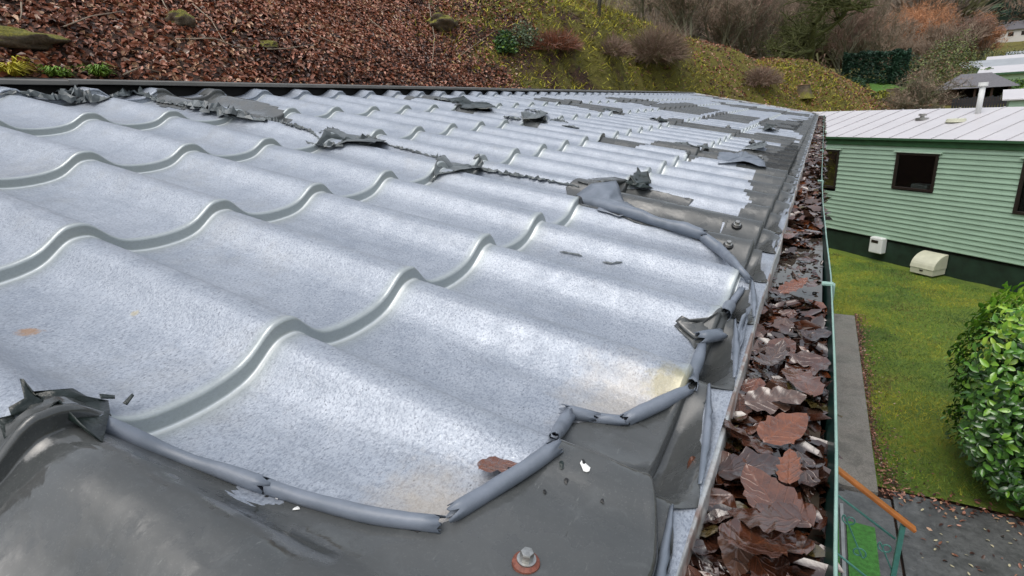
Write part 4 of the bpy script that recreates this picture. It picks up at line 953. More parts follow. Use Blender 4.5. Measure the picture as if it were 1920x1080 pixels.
# stones, stumps and fallen sticks
def rock(name, label, px, py, size, mat, seed, cat='rock', sink=.3, group=None):
    p = drop(px, py); bm = bmesh.new(); bmesh.ops.create_icosphere(bm, subdivisions=4, radius=1)
    for v in bm.verts:
        q = v.co.copy(); d = noise.noise(q * 1.3 + Vector((seed, 0, 0))) * .4 + noise.noise(q * 2.7 + Vector((0, seed, 0))) * .2 + noise.noise(q * 9) * .07
        v.co = Vector((q.x * size[0], q.y * size[1], q.z * size[2])) * (1 + d)
    me = bpy.data.meshes.new(name); bm.to_mesh(me); bm.free(); me.materials.append(M[mat]); me.polygons.foreach_set('use_smooth', np.ones(len(me.polygons), bool))
    o = link(name, me, None, Vector(p) + Vector((0, 0, size[2] * (1 - 2 * sink) * .5))); return tag(o, label, cat, group)
def mossrock():
    m = Mat('mossy_rock', Roughness=.85); sp = m.n('ShaderNodeSeparateXYZ'); m.l(m.n('ShaderNodeNewGeometry').outputs['Normal'], sp.inputs[0])
    c = m.ramp(m.noise(9, 6, .7), [(.3, (.05, .04, .025)), (.7, (.16, .115, .075))]); mo = m.ramp(m.noise(40, 5, .7), [(.3, (.05, .06, .01)), (.7, (.26, .23, .03))])
    f = m.ramp(m.math('ADD', m.math('MULTIPLY', sp.outputs['Z'], .5), m.math('MULTIPLY', m.noise(5, 5, .7), .8)), [(.50, 0.), (.66, 1.)]); m.base(m.mix(f, c, mo)); m.bump(m.noise(35, 6, .7), .03); return m.m
M['mossrock'] = mossrock(); M['cutwood'] = plain('sawn_wood', (.30, .16, .10), .7, var=.25, scale=30)
rock('mossy_rock', 'mossy boulder in the leaf litter at the left edge', 22, 84, (.22, .5, .12), 'mossrock', 1)
rock('mossy_rock', 'grey-faced rock ledge half buried in leaves near the bank top', 828, 48, (.35, .5, .22), 'mossrock', 2)
rock('mossy_rock', 'small yellow mossy stone in the leaf litter above the ridge', 505, 88, (.09, .14, .07), 'mossrock', 3)
rock('mossy_rock', 'dark mossy stump-like stone near the top edge', 340, 45, (.14, .18, .13), 'mossrock', 4)
def stump(label, px, py, r_, h, seed, roots=True):
    p = drop(px, py); rs = random.Random(seed); t = thing('tree_stump', label, 'stump', tuple(p), None); b = MB(); n = 18; V = []; rings = [(1.35, -.25), (1.15, 0), (.95, .35), (.85, .7), (.82, 1.)]
    fl = [rs.uniform(.85, 1.25) for _ in range(n)]
    for s_, z in rings:
        for k in range(n):
            a = 6.283 * k / n; q = r_ * s_ * (1 + (fl[k] - 1) * (1 + (1 - z))); V.append(p + np.array([math.cos(a) * q, math.sin(a) * q, z * h]))
    F = [(q * n + k, q * n + (k + 1) % n, (q + 1) * n + (k + 1) % n, (q + 1) * n + k) for q in range(4) for k in range(n)]; b.add(V, F)
    if roots:
        for a, L in ((2.6, 1.5), (.4, 1.2), (-.6, .8)): b.tube([p + np.array([math.cos(a) * r_, math.sin(a) * r_, .05]), p + np.array([math.cos(a) * L * .6, math.sin(a) * L * .6, .02]), p + np.array([math.cos(a) * L, math.sin(a) * L, -.12])], [.1, .07, .04], 8)
    b.build('bark', M['mossrock'], t, True)
    T = MB(); top = [V[4 * n + k] + np.array([0, 0, .004]) for k in range(n)]; cap = [q + (q - p) * [.06, .06, 0] for q in top]; T.add([q + np.array([0, 0, .02]) for q in cap] + cap, [tuple(range(n))] + [(n + k, n + (k + 1) % n, (k + 1) % n, k) for k in range(n)]); T.build('cut_face', M['cutwood'], t)
stump('large mossy tree stump with spreading roots on the bank crest', 1355, 84, .26, .62, 1)
stump('small freshly cut stump above the far end of the roof', 1505, 180, .24, .42, 2, False)
stump('mossy stump with a pale cut top just above the caravan roof', 1672, 184, .26, .38, 3, False)
def stick(label, pts, r_, mat, grp=None, name='fallen_stick'):
    P = [drop(*q) + np.array([.03, 0, .05]) for q in pts]; b = MB(); b.tube(P, [r_ * (1 - .5 * k / (len(P) - 1)) for k in range(len(P))], 5); return tag(b.build(name, BK[mat], None, True), label, 'stick', grp)
stick('pale thin vine hanging straight down the leafy bank', [(803, 12), (808, 45), (813, 75), (810, 110), (806, 135)], .012, 5, name='hanging_vine')
for k, pts in enumerate((((300, 0), (308, 18), (316, 30)), ((360, 15), (395, 45), (415, 80), (425, 95)), ((330, 82), (400, 80), (440, 95), (480, 100)), ((40, 15), (41, 35), (38, 48)), ((560, 60), (620, 85), (680, 100)), ((230, 150), (262, 135), (300, 145)), ((500, 100), (540, 98), (580, 90)), ((690, 40), (715, 60), (740, 85)), ((120, 60), (170, 40), (230, 30)), ((860, 110), (900, 80), (930, 60)))):
    stick(['pale stick standing at the top edge on the bank', 'long thin stick slanting down the leaf litter', 'thin stick lying level in the leaf litter', 'short upright dead stalk near the top left corner', 'thin stick slanting below the bank centre', 'bent twig beside the fresh green tuft', 'short twig left of the small yellow mossy stone', 'thin stick left of the hanging vine', 'thin stick above the left mossy boulder', 'thin stem rising left of the young green shrub'][k], pts, .010, 5)

# ------------------------------------------------------------------ green static caravan next door
CA = np.array([.85, 13.95, GZ]); CD = np.array([.74676, -.66509, 0]); CN = -np.array([.66509, .74676, 0]); UP = np.array([0, 0, 1.])
CAX = [CD, CN, UP]
def cp(al, out, z): return CA + CD * al + CN * out + UP * z
car = thing('static_caravan', 'green static caravan with ribbed siding and pale roof across the lawn', 'caravan', tuple(cp(3, -1.8, 0)))
def cbox(name, al0, al1, o0, o1, z0, z1, mat, parent=None, bevel=0):
    b = MB(); b.box(cp((al0 + al1) / 2, (o0 + o1) / 2, (z0 + z1) / 2), ((al1 - al0) / 2, (o1 - o0) / 2, (z1 - z0) / 2), CAX); return b.build(name, M[mat], parent or car, bevel=bevel)
M['siding'] = plain('sage_green_siding', (.30, .43, .325), .5, var=.08, scale=3); M['dkgreen'] = plain('dark_green_skirt', (.010, .026, .016), .6, var=.4, scale=5)
M['trimg'] = plain('dark_green_trim', (.035, .10, .045), .45, var=.15); M['carroof'] = plain('pale_metal_roof', (.50, .485, .50), .4, var=.05, scale=2, bump=.0006, bscale=3)
M['frame'] = plain('brown_window_frame', (.022, .016, .013), .4); M['white'] = plain('white_plastic', (.70, .71, .70), .45, var=.06); M['creamp'] = plain('cream_plastic', (.52, .52, .40), .5, var=.08)
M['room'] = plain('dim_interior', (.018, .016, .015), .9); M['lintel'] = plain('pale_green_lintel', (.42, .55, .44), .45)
def glassm():
    m = Mat('window_glass'); t = m.t; tr = m.n('ShaderNodeBsdfTransparent'); tr.inputs[0].default_value = (.72, .76, .75, 1); gl = m.n('ShaderNodeBsdfGlossy'); gl.inputs['Roughness'].default_value = .02
    fr = m.n('ShaderNodeFresnel'); fr.inputs[0].default_value = 1.5; mx = m.n('ShaderNodeMixShader'); m.l(fr.outputs[0], mx.inputs[0]); m.l(tr.outputs[0], mx.inputs[1]); m.l(gl.outputs[0], mx.inputs[2]); m.l(mx.outputs[0], t.nodes['Material Output'].inputs[0]); return m.m
M['glass'] = glassm()
A0, A1 = -2.4, 8.2; WN = [(-1.0, 0.005, 1.40, 2.24), (1.29, 2.09, 1.54, 2.25), (3.42, 4.4, 1.34, 2.24), (5.6, 6.6, 1.4, 2.24)]
zb, zt = .50, 2.36; NB = 20; bh = (zt - zb) / NB
for k in range(NB):
    z0, z1 = zb + k * bh, zb + (k + 1) * bh; cuts = [A0]
    spans = []; a = A0
    for (w0, w1, wz0, wz1) in WN:
        if z1 > wz0 + .01 and z0 < wz1 - .01: spans.append((a, w0)); a = w1
    spans.append((a, A1))
    for s0, s1 in spans:
        b = MB(); b.prism([(0, 0), (.022, .004), (.024, .016), (.014, bh * .55), (.012, bh * .93), (.0, bh * .995)], cp(s0, 0, z0), CN, UP, CD, s1 - s0); b.build('siding_board', M['siding'], car)
cbox('wall', A0, A1, -3.66, -3.60, .1, 2.48, 'siding'); cbox('wall', A0, A0 + .05, -3.6, -.01, .1, 2.48, 'siding'); cbox('wall', A1 - .05, A1, -3.6, -.01, .1, 2.48, 'siding')
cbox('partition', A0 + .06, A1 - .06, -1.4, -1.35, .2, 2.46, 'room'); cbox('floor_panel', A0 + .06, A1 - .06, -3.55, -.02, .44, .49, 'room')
cbox('skirt', A0, A1, -.06, -.02, 0.0, .497, 'dkgreen'); cbox('eave_board', A0 - .03, A1 + .03, .03, .045, 2.365, 2.50, 'trimg'); cbox('eave_board', A0, A1, -.01, .029, 2.362, 2.46, 'siding')
cbox('gutter_strip', A0 - .05, A1 + .05, .046, .10, 2.475, 2.515, 'trimg')
b = MB(); b.box(cp(-.46, .10, 2.60), (.10, .06, .05), CAX); b.build('gutter_outlet', M['lintel'], car, bevel=.01)
# roof in pressed panels with raised seams
for k in range(27):
    a0 = A0 - .06 + k * .4; a1 = min(a0 + .4, A1 + .06)
    b = MB(); b.prism([(.09, 2.52), (-1.83, 2.985), (-1.83, 2.955), (.09, 2.49)], cp(a0 + .002, 0, 0), CN, UP, CD, a1 - a0 - .004); b.build('roof_panel', M['carroof'], car)
    b = MB(); b.prism([(-3.75, 2.52), (-1.835, 2.985), (-1.835, 2.955), (-3.75, 2.49)], cp(a0 + .002, 0, 0), CN, UP, CD, a1 - a0 - .004); b.build('roof_panel', M['carroof'], car)
    b = MB(); b.prism([(.09, 2.523), (-1.83, 2.988), (-1.83, 3.0), (.09, 2.535)], cp(a0 - .008, 0, 0), CN, UP, CD, .016); b.build('roof_seam', M['carroof'], car)
for (w0, w1, z0, z1) in WN:
    f = MB(); t_ = .045
    for al0, al1, q0, q1 in ((w0, w1, z0, z0 + t_), (w0, w1, z1 - t_, z1), (w0, w0 + t_, z0 + t_, z1 - t_), (w1 - t_, w1, z0 + t_, z1 - t_)):
        f.box(cp((al0 + al1) / 2, .012, (q0 + q1) / 2), ((al1 - al0) / 2, .028, (q1 - q0) / 2), CAX)
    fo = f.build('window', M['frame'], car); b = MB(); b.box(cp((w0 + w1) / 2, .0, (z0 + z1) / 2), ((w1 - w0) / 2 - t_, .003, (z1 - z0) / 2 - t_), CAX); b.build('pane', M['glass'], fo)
    b = MB(); b.box(cp((w0 + w1) / 2, .03, z1 + .012), ((w1 - w0) / 2 + .05, .032, .012), CAX); b.build('lintel', M['lintel'], fo)
b = MB(); b.box(cp(1.72, -.20, 1.60), (.16, .10, .05), CAX); tw = b.build('folded_towel', M['white'], None, bevel=.03); tag(tw, 'folded white cloth on the sill inside the caravan window', 'cloth')
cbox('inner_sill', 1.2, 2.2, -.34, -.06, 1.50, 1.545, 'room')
# flue and roof vents
z_ = 2.52 + .78 / 1.92 * .465
def roofz(out): return 2.52 + (.09 - out) / 1.92 * .465
P = on_plane(1806, 203, CA + CN * -1.0, CN); al = float((P - CA) @ CD)
fl = MB(); fl.tube([cp(al, -1.45, roofz(-1.45) - .03), cp(al, -1.45, roofz(-1.45) + .52)], [.048, .048], 20); fo = fl.build('flue_pipe', M['white'], car, True); b = MB(); b.tube([cp(al, -1.45, roofz(-1.45) + .50), cp(al, -1.45, roofz(-1.45) + .57)], [.078, .078], 20); b.build('flue_cap', M['white'], fo)
P = on_plane(1796, 226, CA + CN * -1.0, CN); al = float((P - CA) @ CD); b = MB(); b.tube([cp(al, -.95, roofz(-.95) - .01), cp(al, -.95, roofz(-.95) + .05)], [.17, .15], 20); b.build('roof_vent', M['creamp'], car)
P = on_plane(1729, 222, CA + CN * -1.1, CN); al = float((P - CA) @ CD); b = MB(); b.tube([cp(al, -1.1, roofz(-1.1) - .01), cp(al, -1.1, roofz(-1.1) + .03)], [.12, .12], 16); b.tube([cp(al, -1.1, roofz(-1.1) + .03), cp(al, -1.1, roofz(-1.1) + .07)], [.04, .04], 10); b.tube([cp(al, -1.1, roofz(-1.1) + .07), cp(al, -1.1, roofz(-1.1) + .11)], [.07, .075], 14); b.build('roof_vent', M['steel'], car)
# boxes on and by the skirt
P = on_plane(1636, 470, CA, CN); a0 = float((P - CA) @ CD)
mb = thing('meter_box', 'small white meter box mounted on the dark skirt below the siding', 'box', tuple(cp(a0 + .14, .05, .2)))
b = MB(); b.box(cp(a0 + .14, .06, .36), (.14, .075, .165), CAX); b.build('casing', M['white'], mb, bevel=.02); b = MB(); b.box(cp(a0 + .12, .137, .44), (.075, .003, .03), CAX); b.build('meter_window', M['frame'], mb)
P = on_level(1716, 512, GZ); a0 = float((P - CA) @ CD)
gb = thing('gas_box', 'cream box with a curved lid standing on the grass against the skirt', 'box', tuple(cp(a0 + .22, .15, 0)))
prof = [(.0, 0.06), (.34, 0.06), (.345, .17)] + [(.34 * math.cos(t), .17 + .26 * math.sin(t)) for t in np.linspace(.1, 1.5, 9)] + [(0, .43)]
b = MB(); b.prism(prof[:3] + [(0, .17)], cp(a0, 0, .0), CN, UP, CD, .42); b.build('casing', M['creamp'], gb)
b = MB(); b.prism([(.0, .172)] + [(p_[0] * 1.03, p_[1] + .004) for p_ in prof[2:]], cp(a0 - .01, 0, .0), CN, UP, CD, .44); b.build('lid', M['creamp'], gb)
b = MB(); b.box(cp(a0 + .21, .348, .13), (.03, .004, .012), CAX); b.build('catch', M['frame'], gb)

# ------------------------------------------------------------------ path, patio, mats, rail
def concm(name, a, c, rough=.6, sc=40):
    m = Mat(name); col = m.ramp(m.noise(sc, 6, .75), [(.3, a), (.7, c)]); col = m.mix(m.ramp(m.noise(3, 5, .7), [(.45, 0.), (.65, .6)]), col, tuple(x * .55 for x in a)); m.base(col)
    m.rough(m.ramp(m.noise(2.2, 4), [(.4, rough * .5), (.6, rough)])); m.bump(m.noise(sc * 2, 5, .7), .004); return m.m
M['agg'] = concm('pebbly_concrete', (.09, .085, .072), (.31, .285, .26), .6, 75); M['slab'] = concm('wet_grey_slab', (.055, .058, .058), (.135, .14, .14), .35, 14); M['mat'] = plain('green_mat', (.045, .17, .03), .9, var=.35, scale=30, bump=.003, bscale=120)
M['metal'] = plain('grey_metal_strip', (.35, .36, .35), .4, .7); M['teal'] = plain('teal_painted_iron', (.06, .20, .17), .35, var=.15, scale=40); M['wood'] = plain('varnished_orange_wood', (.38, .13, .03), .3, var=.2, scale=14)
b = MB(); b.box((.80, 7.02, GZ - .02), (.385, 2.33, .075)); b.build('path', M['agg'], None, kind='structure')
for x0, x1, y0, y1 in ((.30, 1.28, 3.2, 4.66), (1.29, 2.9, 3.2, 4.80), (2.91, 6.5, 3.2, 4.82), (.30, 2.9, -3, 3.19), (2.91, 6.5, -3, 3.19)):
    b = MB(); b.box(((x0 + x1) / 2, (y0 + y1) / 2, GZ - .02), ((x1 - x0) / 2 - .004, (y1 - y0) / 2 - .004, .055)); b.build('patio', M['slab'], None, kind='structure', bevel=.004)
for k, (x0, x1, y0, y1) in enumerate(((.93, 1.13, 3.45, 4.20), (.70, .875, 3.5, 4.36))):
    b = MB(); b.box(((x0 + x1) / 2, (y0 + y1) / 2, GZ + .045), ((x1 - x0) / 2, (y1 - y0) / 2, .008)); tag(b.build('door_mat', M['mat'], None, bevel=.003), ['larger green mat at the foot of the railing', 'narrow green mat next to the metal strip by the gutter'][k], 'mat')
b = MB(); b.box((.90, 3.9, GZ + .05), (.012, .5, .012)); tag(b.build('metal_strip', M['metal'], None), 'thin grey metal strip lying between the two green mats', 'strip')
rail = thing('stair_railing', 'teal iron railing with scrolls and an orange wooden handrail', 'railing', (1.07, 3.04, GZ + .035))
YR = 3.04
def rq(x, y): return on_plane(x, y, (0, YR, 0), (0, 1, 0))
h0, h1 = rq(1560, 872), rq(1716, 994); d_ = (h1 - h0) / np.linalg.norm(h1 - h0); h00 = h0 - d_ * .5
b = MB(); ax = d_; ay = np.array([0, 1., 0]); az = np.cross(ax, ay); L = np.linalg.norm(h1 - h00); b.box((h00 + h1) / 2, (L / 2, .024, .012), [ax, ay, az]); b.build('handrail', M['wood'], rail, bevel=.006)
pt = rq(1693, 985); b = MB(); b.box((pt[0], YR, (pt[2] + GZ + .03) / 2), (.013, .013, (pt[2] - GZ - .03) / 2)); b.build('post', M['teal'], rail)
m0, m1 = rq(1566, 925), rq(1678, 1010); dd = (m1 - m0); b = MB(); b.tube([m0 - dd * .9, m1], .007, 8); b.build('rail_bar', M['teal'], rail, True)
n0, n1 = rq(1566, 1035), rq(1625, 1082); dn = (n1 - n0) / (n1 - n0)[0]; b = MB(); b.tube([n0 - dn * .12, n0 + dn * ((m1 - n0)[0] + .01)], .007, 8); b.build('rail_bar', M['teal'], rail, True)
pt2 = h00 + d_ * .06; b = MB(); b.box((pt2[0], YR, (pt2[2] + GZ + .03) / 2), (.013, .013, (pt2[2] - GZ - .03) / 2)); b.build('post', M['teal'], rail)
def scroll(cx, cz, s_):
    P = []
    for t in np.linspace(0, 1, 60):
        if t < .4: a = 7.5 * (1 - t / .4); r_ = .012 + .032 * t / .4; P.append((cx - .02 + r_ * math.cos(a + 2.2), cz + .10 + r_ * math.sin(a + 2.2)))
        elif t > .6: u = (t - .6) / .4; a = 7.5 * u; r_ = .044 - .032 * u; P.append((cx + .05 - r_ * math.cos(a + 2.2), cz - .12 - r_ * math.sin(a + 2.2)))
        else: u = (t - .4) / .2; p0 = np.array(P[23]) if len(P) > 23 else np.array(P[-1]); p1 = np.array((cx + .05 - .044 * math.cos(2.2), cz - .12 - .044 * math.sin(2.2))); q = p0 + (p1 - p0) * u; P.append((q[0] - .03 * math.sin(u * 3.14) * 0, q[1]))
    b = MB(); b.tube([(p_[0] * 1., YR, p_[1]) for p_ in P], .0045, 6); b.build('scroll', M['teal'], rail, True)
mid = (rq(1595, 965) + rq(1605, 1040)) / 2; scroll(mid[0] - .01, mid[2], 1); scroll(mid[0] + .19, mid[2] - .13, 1); scroll(mid[0] - .21, mid[2] + .14, 1)
# leaves blown on the patio and along the path
def pat(g, n):
    x = 1.2 + 1.5 * g.random(n); y = 4.0 + 1.0 * g.random(n); k = g.random(n) < np.exp(-((y - 4.78) / .12) ** 2) + .10; return np.stack([x, y, GZ + .045 + .004 * g.random(n)], 1)[k]
leaf_cloud(1000, pat, (.02, .05), 60, 'fallen_leaves', [DL[4], DL[1], DL[3], DL[2]], [4, 4, 1, 1.5], None, .3)
def pth(g, n):
    y = 4.7 + 4.8 * g.random(n); x = 1.20 + .05 * g.normal(0, 1, n) ** 2 * .8 + .16 * sst(-y, -5.6, -4.7) * g.random(n); return np.stack([x, y, GZ + .04 + .006 * g.random(n)], 1)
leaf_cloud(2600, pth, (.012, .035), 61, 'fallen_leaves', [DL[4], DL[1], DL[2], DL[5]], [4, 5, 1.5, .5], None, .4)
def pet(g, n):
    x = 1.32 + .9 * g.random(n); y = 3.6 + 1.2 * g.random(n); return np.stack([x, y, GZ + .045 + .003 * g.random(n)], 1)
leaf_cloud(34, pet, (.02, .04), 62, 'fallen_leaves', [plain('pale_petal', (.42, .38, .24), .6)], [1], None, .2)

# ------------------------------------------------------------------ laurel hedge
hd = thing('laurel_hedge', 'glossy green laurel hedge at the right edge', 'hedge', (2.6, 5.0, GZ))
LL = []
for nm, c in (('laurel_dark', (.026, .085, .014)), ('laurel_mid', (.075, .20, .024)), ('laurel_light', (.16, .33, .03)), ('laurel_toplit', (.28, .44, .05))):
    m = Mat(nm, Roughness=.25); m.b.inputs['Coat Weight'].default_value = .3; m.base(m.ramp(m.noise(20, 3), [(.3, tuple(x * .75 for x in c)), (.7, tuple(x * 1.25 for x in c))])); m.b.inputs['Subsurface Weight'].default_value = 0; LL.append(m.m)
def laurel(seed, mat):
    rs = random.Random(seed); V = []; n = 8
    for k in range(n + 1):
        t = k / n; h = .235 * math.sin(math.pi * t ** .85) ** .8 + .004
        for s_ in (-1, 0, 1): V.append((t, s_ * h, .10 * abs(s_) * h * 4 - .22 * t * t + .012 * math.sin(t * 20) * abs(s_)))
    return mesh('leaf', V, grid_faces(n + 1, 3), [mat], True)
lm = [[laurel(k * 4 + q, LL[k]) for q in range(2)] for k in range(4)]
hx, hy, hrx, hry, hh = 2.88, 5.35, 1.12, .80, 1.60
def hedge_pt(g):
    while True:
        th = g.uniform(0, 2 * math.pi); u = g.random()
        if u < .72:
            z = g.uniform(.12, 1.) ; c, s_ = math.cos(th), math.sin(th); e = .55
            x = hrx * math.copysign(abs(c) ** e, c); y = hry * math.copysign(abs(s_) ** e, s_); k = (1 - max(0, z - .72) ** 2 * 2.4) * (.84 + .16 * math.sin(min(1, z * 1.6) * 1.57)); n = np.array([x / hrx ** 2, y / hry ** 2, .25]); p = np.array([x * k, y * k, z * hh])
        else:
            x, y = g.uniform(-1, 1), g.uniform(-1, 1)
            if x ** 4 + y ** 4 > .95: continue
            p = np.array([x * hrx * .85, y * hry * .85, hh * (1.0 - .06 * (x * x + y * y))]); n = np.array([0, 0, 1.])
        n = n / np.linalg.norm(n); b_ = 1 + .10 * noise.noise(Vector(p * 2.6)) + .0
        return np.array([hx, hy, GZ]) + p * [b_, b_, b_] + n * g.uniform(-.10, .05), n
g = np.random.default_rng(70); cand = []
for _ in range(8600):
    p, n = hedge_pt(g); cand.append((np.linalg.norm(p - CAM), p, n))
cand = [c for c in cand]
def sees(p, n): 
    v = CAM - p; v /= np.linalg.norm(v); return v @ n
order = sorted(range(len(cand)), key=lambda k: cand[k][0] - 1.5 * (sees(cand[k][1], cand[k][2]) > .1))
rsl = random.Random(5); SV, SF, SM = [], [], []
for rank, k in enumerate(order):
    d, p, n = cand[k]; top = (p[2] - GZ) / hh
    q = rsl.choices([0, 1, 2, 3], [3, 3, .7, 0] if top < .75 else ([1, 3, 3, 1.2] if top < .93 else [0, 1.5, 4, 4]))[0]  # light on the hedge top put into colour: paler leaves higher up
    a = rsl.uniform(0, 6.28); t1 = np.cross(n, (0, 0, 1.) if abs(n[2]) < .9 else (1., 0, 0)); t1 /= np.linalg.norm(t1); t2 = np.cross(n, t1)
    dx = n * rsl.uniform(.15, .7) + (t1 * math.cos(a) + t2 * math.sin(a)) + np.array([0, 0, .25]); dx /= np.linalg.norm(dx); dz = n + np.array([0, 0, .5]) - dx * ((n + np.array([0, 0, .5])) @ dx); dz += t1 * rsl.gauss(0, .3); dz -= dx * (dz @ dx); dz /= np.linalg.norm(dz); dy = np.cross(dz, dx); s_ = rsl.uniform(.042, .09)
    Mx = Matrix([[dx[r_] * s_, dy[r_] * s_, dz[r_] * s_, p[r_] - (hx * 0 + np.array([2.6, 5.0, GZ])[r_])] for r_ in range(3)] + [[0, 0, 0, 1]])
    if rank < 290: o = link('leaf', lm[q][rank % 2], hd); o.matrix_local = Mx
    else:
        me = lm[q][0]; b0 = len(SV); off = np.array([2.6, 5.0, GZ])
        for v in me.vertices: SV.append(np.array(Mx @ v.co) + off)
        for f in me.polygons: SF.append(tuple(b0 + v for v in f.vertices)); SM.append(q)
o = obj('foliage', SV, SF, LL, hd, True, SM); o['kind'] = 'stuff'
b = MB(); rs = random.Random(9)
for k in range(26):
    x, y = hx + rs.uniform(-.8, .8), hy + rs.uniform(-.5, .5); b.tube([(x, y, GZ), (x + rs.uniform(-.1, .1), y + rs.uniform(-.1, .1), GZ + .9), (x + rs.uniform(-.25, .25), y + rs.uniform(-.2, .2), GZ + 1.4)], [.02, .014, .006], 6)
b.build('stems', BK[6], hd, True)['kind'] = 'stuff'
def hin(g, n):
    q = g.uniform(-1, 1, (n, 3)); return np.stack([hx + q[:, 0] * .92, hy + q[:, 1] * .62, GZ + .1 + (q[:, 2] * .5 + .5) * 1.38], 1)
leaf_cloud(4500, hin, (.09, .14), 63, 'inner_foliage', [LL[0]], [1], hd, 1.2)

# ------------------------------------------------------------------ valley: hedge, lawns, hut, caravans, house, wooded hill
GL3 = [GL[3], plain('conifer_green', (.022, .075, .040), .6, var=.3)]
leafy('clipped_hedge', 'tall dark green clipped hedge beyond the bank', 'hedge', (2.35, 36.2, hg(2.35, 36.2) - .1), (1.15, .8, 1.5), 14000, (.07, .14), GL3, 92, [4, 2], box=True)
leafy('clipped_hedge', 'small dark hedge end standing right of the tall clipped hedge', 'hedge', (3.65, 35.5, hg(3.65, 35.5) - .1), (.3, .5, 1.75), 4500, (.07, .14), GL3, 93, [3, 3], box=True)
leafy('round_shrub', 'small round green shrub at the foot of the clipped hedge', 'shrub', (1.75, 32.9, hg(1.75, 32.9) - .05), (.42, .42, .5), 1200, (.06, .12), [GL[0], GL3[1]], 94)
for k, (px, d, rad, cols, lb) in enumerate(((1700, 43, (1.2, 1.2, 1.6), [GL[3], GL[4]], 'dark rhododendron behind the small valley lawn'), (1755, 36, (1.6, 1.5, 2.0), [GL[4], GL[5], MB_[3]], 'yellowish green shrub mass left of the slate-roofed hut'), (1775, 46, (1.8, 1.4, 2.6), [GL[4], GL[5]], 'tall yellow-green shrub behind the slate-roofed hut'), (1880, 34, (1.1, .8, .5), [GL[2], GL[0]], 'bright green shrub right of the slate-roofed hut'), (1915, 37, (1.2, .8, .6), [GL[0], GL[2]], 'green shrub at the right edge below the caravans'), (1850, 41, (.6, .6, .7), [GL[2], GL[0]], 'small bright shrub in front of the nearest distant caravan'), (1835, 62, (4.5, 1., 1.3), [GL[4], GL[5], GL[3]], 'long green hedge line above the distant caravans'), (1655, 30, (.5, .5, .35), [MB_[1], GL[4]], 'low mossy shrub near the stump with a pale top'))):
    r = ray(px, 130); r = r / math.hypot(r[0], r[1]); x, y = CAM[0] + r[0] * d, CAM[1] + r[1] * d
    leafy('garden_shrub', lb, 'shrub', (x, y, hg(x, y) - .15), rad, 5200, (.06, .13), cols, 95 + k, None, 'shrubs in the valley')
M['lawn2'] = lawnmat('valley_grass', (.05, .11, .014), (.08, .19, .02), (.13, .20, .03))
lawn_sheet('valley_lawn', 2.4, 5.6, 31.5, 40.5, .12, None, 'lawn2', .03); lawn_sheet('valley_lawn', 5.6, 8.4, 33.6, 36, .15, None, 'lawn2', .03)
M['tar'] = plain('wet_tarmac', (.09, .085, .085), .4, var=.2, scale=4); lawn_sheet('road', 6.2, 20, 27.0, 30.0, .2, None, 'tar', .03)
M['slate'] = plain('grey_slate', (.12, .115, .125), .45, var=.25, scale=20); M['brick'] = plain('dark_brown_timber', (.07, .035, .022), .7, var=.2)
def frame_at(px, py, d, yaw):
    r = ray(px, py); r = r / math.hypot(r[0], r[1]); p = CAM + r * d; p[2] = hg(p[0], p[1]); c, s_ = math.cos(R(yaw)), math.sin(R(yaw))
    return p, [np.array([c, s_, 0]), np.array([-s_, c, 0]), np.array([0, 0, 1.])]
def fb(o, A, x0, x1, y0, y1, z0, z1, name, mat, par, bevel=0):
    b = MB(); b.box(o + A[0] * (x0 + x1) / 2 + A[1] * (y0 + y1) / 2 + A[2] * (z0 + z1) / 2, ((x1 - x0) / 2, (y1 - y0) / 2, (z1 - z0) / 2), A); return b.build(name, M[mat], par, bevel=bevel)
# slate-roofed hut: eave about pixel row 165, ridge row 142
o, A = frame_at(1826, 185, 31.5, -6); ez = CAM[2] + 31 * math.tan(R(.0)) ; ez = (at(1830, 165, 31.5))[2] - o[2]; rz = (at(1830, 139, 32.8))[2] - o[2]
hut = thing('slate_roofed_hut', 'small dark timber hut with a hipped grey slate roof in the valley', 'hut', tuple(o))
for k in range(9):
    z0 = ez + (rz - ez) * k / 9; z1 = ez + (rz - ez) * (k + 1) / 9 + .03; f0 = k / 9; f1 = (k + 1) / 9
    def ringpt(f, z): w_, d_2 = 1.38 - .85 * f, 1.4 * (1 - f) + .02; return [o + A[0] * sx * w_ + A[1] * (1.2 + sy * d_2) + A[2] * z for sx, sy in ((-1, -1), (1, -1), (1, 1), (-1, 1))]
    lo_, hi_ = ringpt(f0, z0), ringpt(f1, z1); b = MB(); b.add(lo_ + hi_, [(0, 1, 5, 4), (1, 2, 6, 5), (2, 3, 7, 6), (3, 0, 4, 7), (3, 2, 1, 0), (4, 5, 6, 7)]); b.build('slate_course', M['slate'], hut)
fb(o, A, -1.15, 1.15, 2.2, 2.3, -.3, ez, 'wall', 'brick', hut); fb(o, A, -1.15, -.6, .1, .2, -.3, ez, 'wall', 'brick', hut); fb(o, A, -.6, 1.15, .1, .2, -.3, ez * .45, 'wall', 'brick', hut)
fb(o, A, -1.15, -1.08, .2, 2.2, -.3, ez, 'wall', 'brick', hut); fb(o, A, 1.08, 1.15, .2, 2.2, -.3, ez, 'wall', 'brick', hut)
for x in (0, .55, 1.1): fb(o, A, x - .04, x + .04, .08, .16, ez * .45, ez, 'post', 'brick', hut)
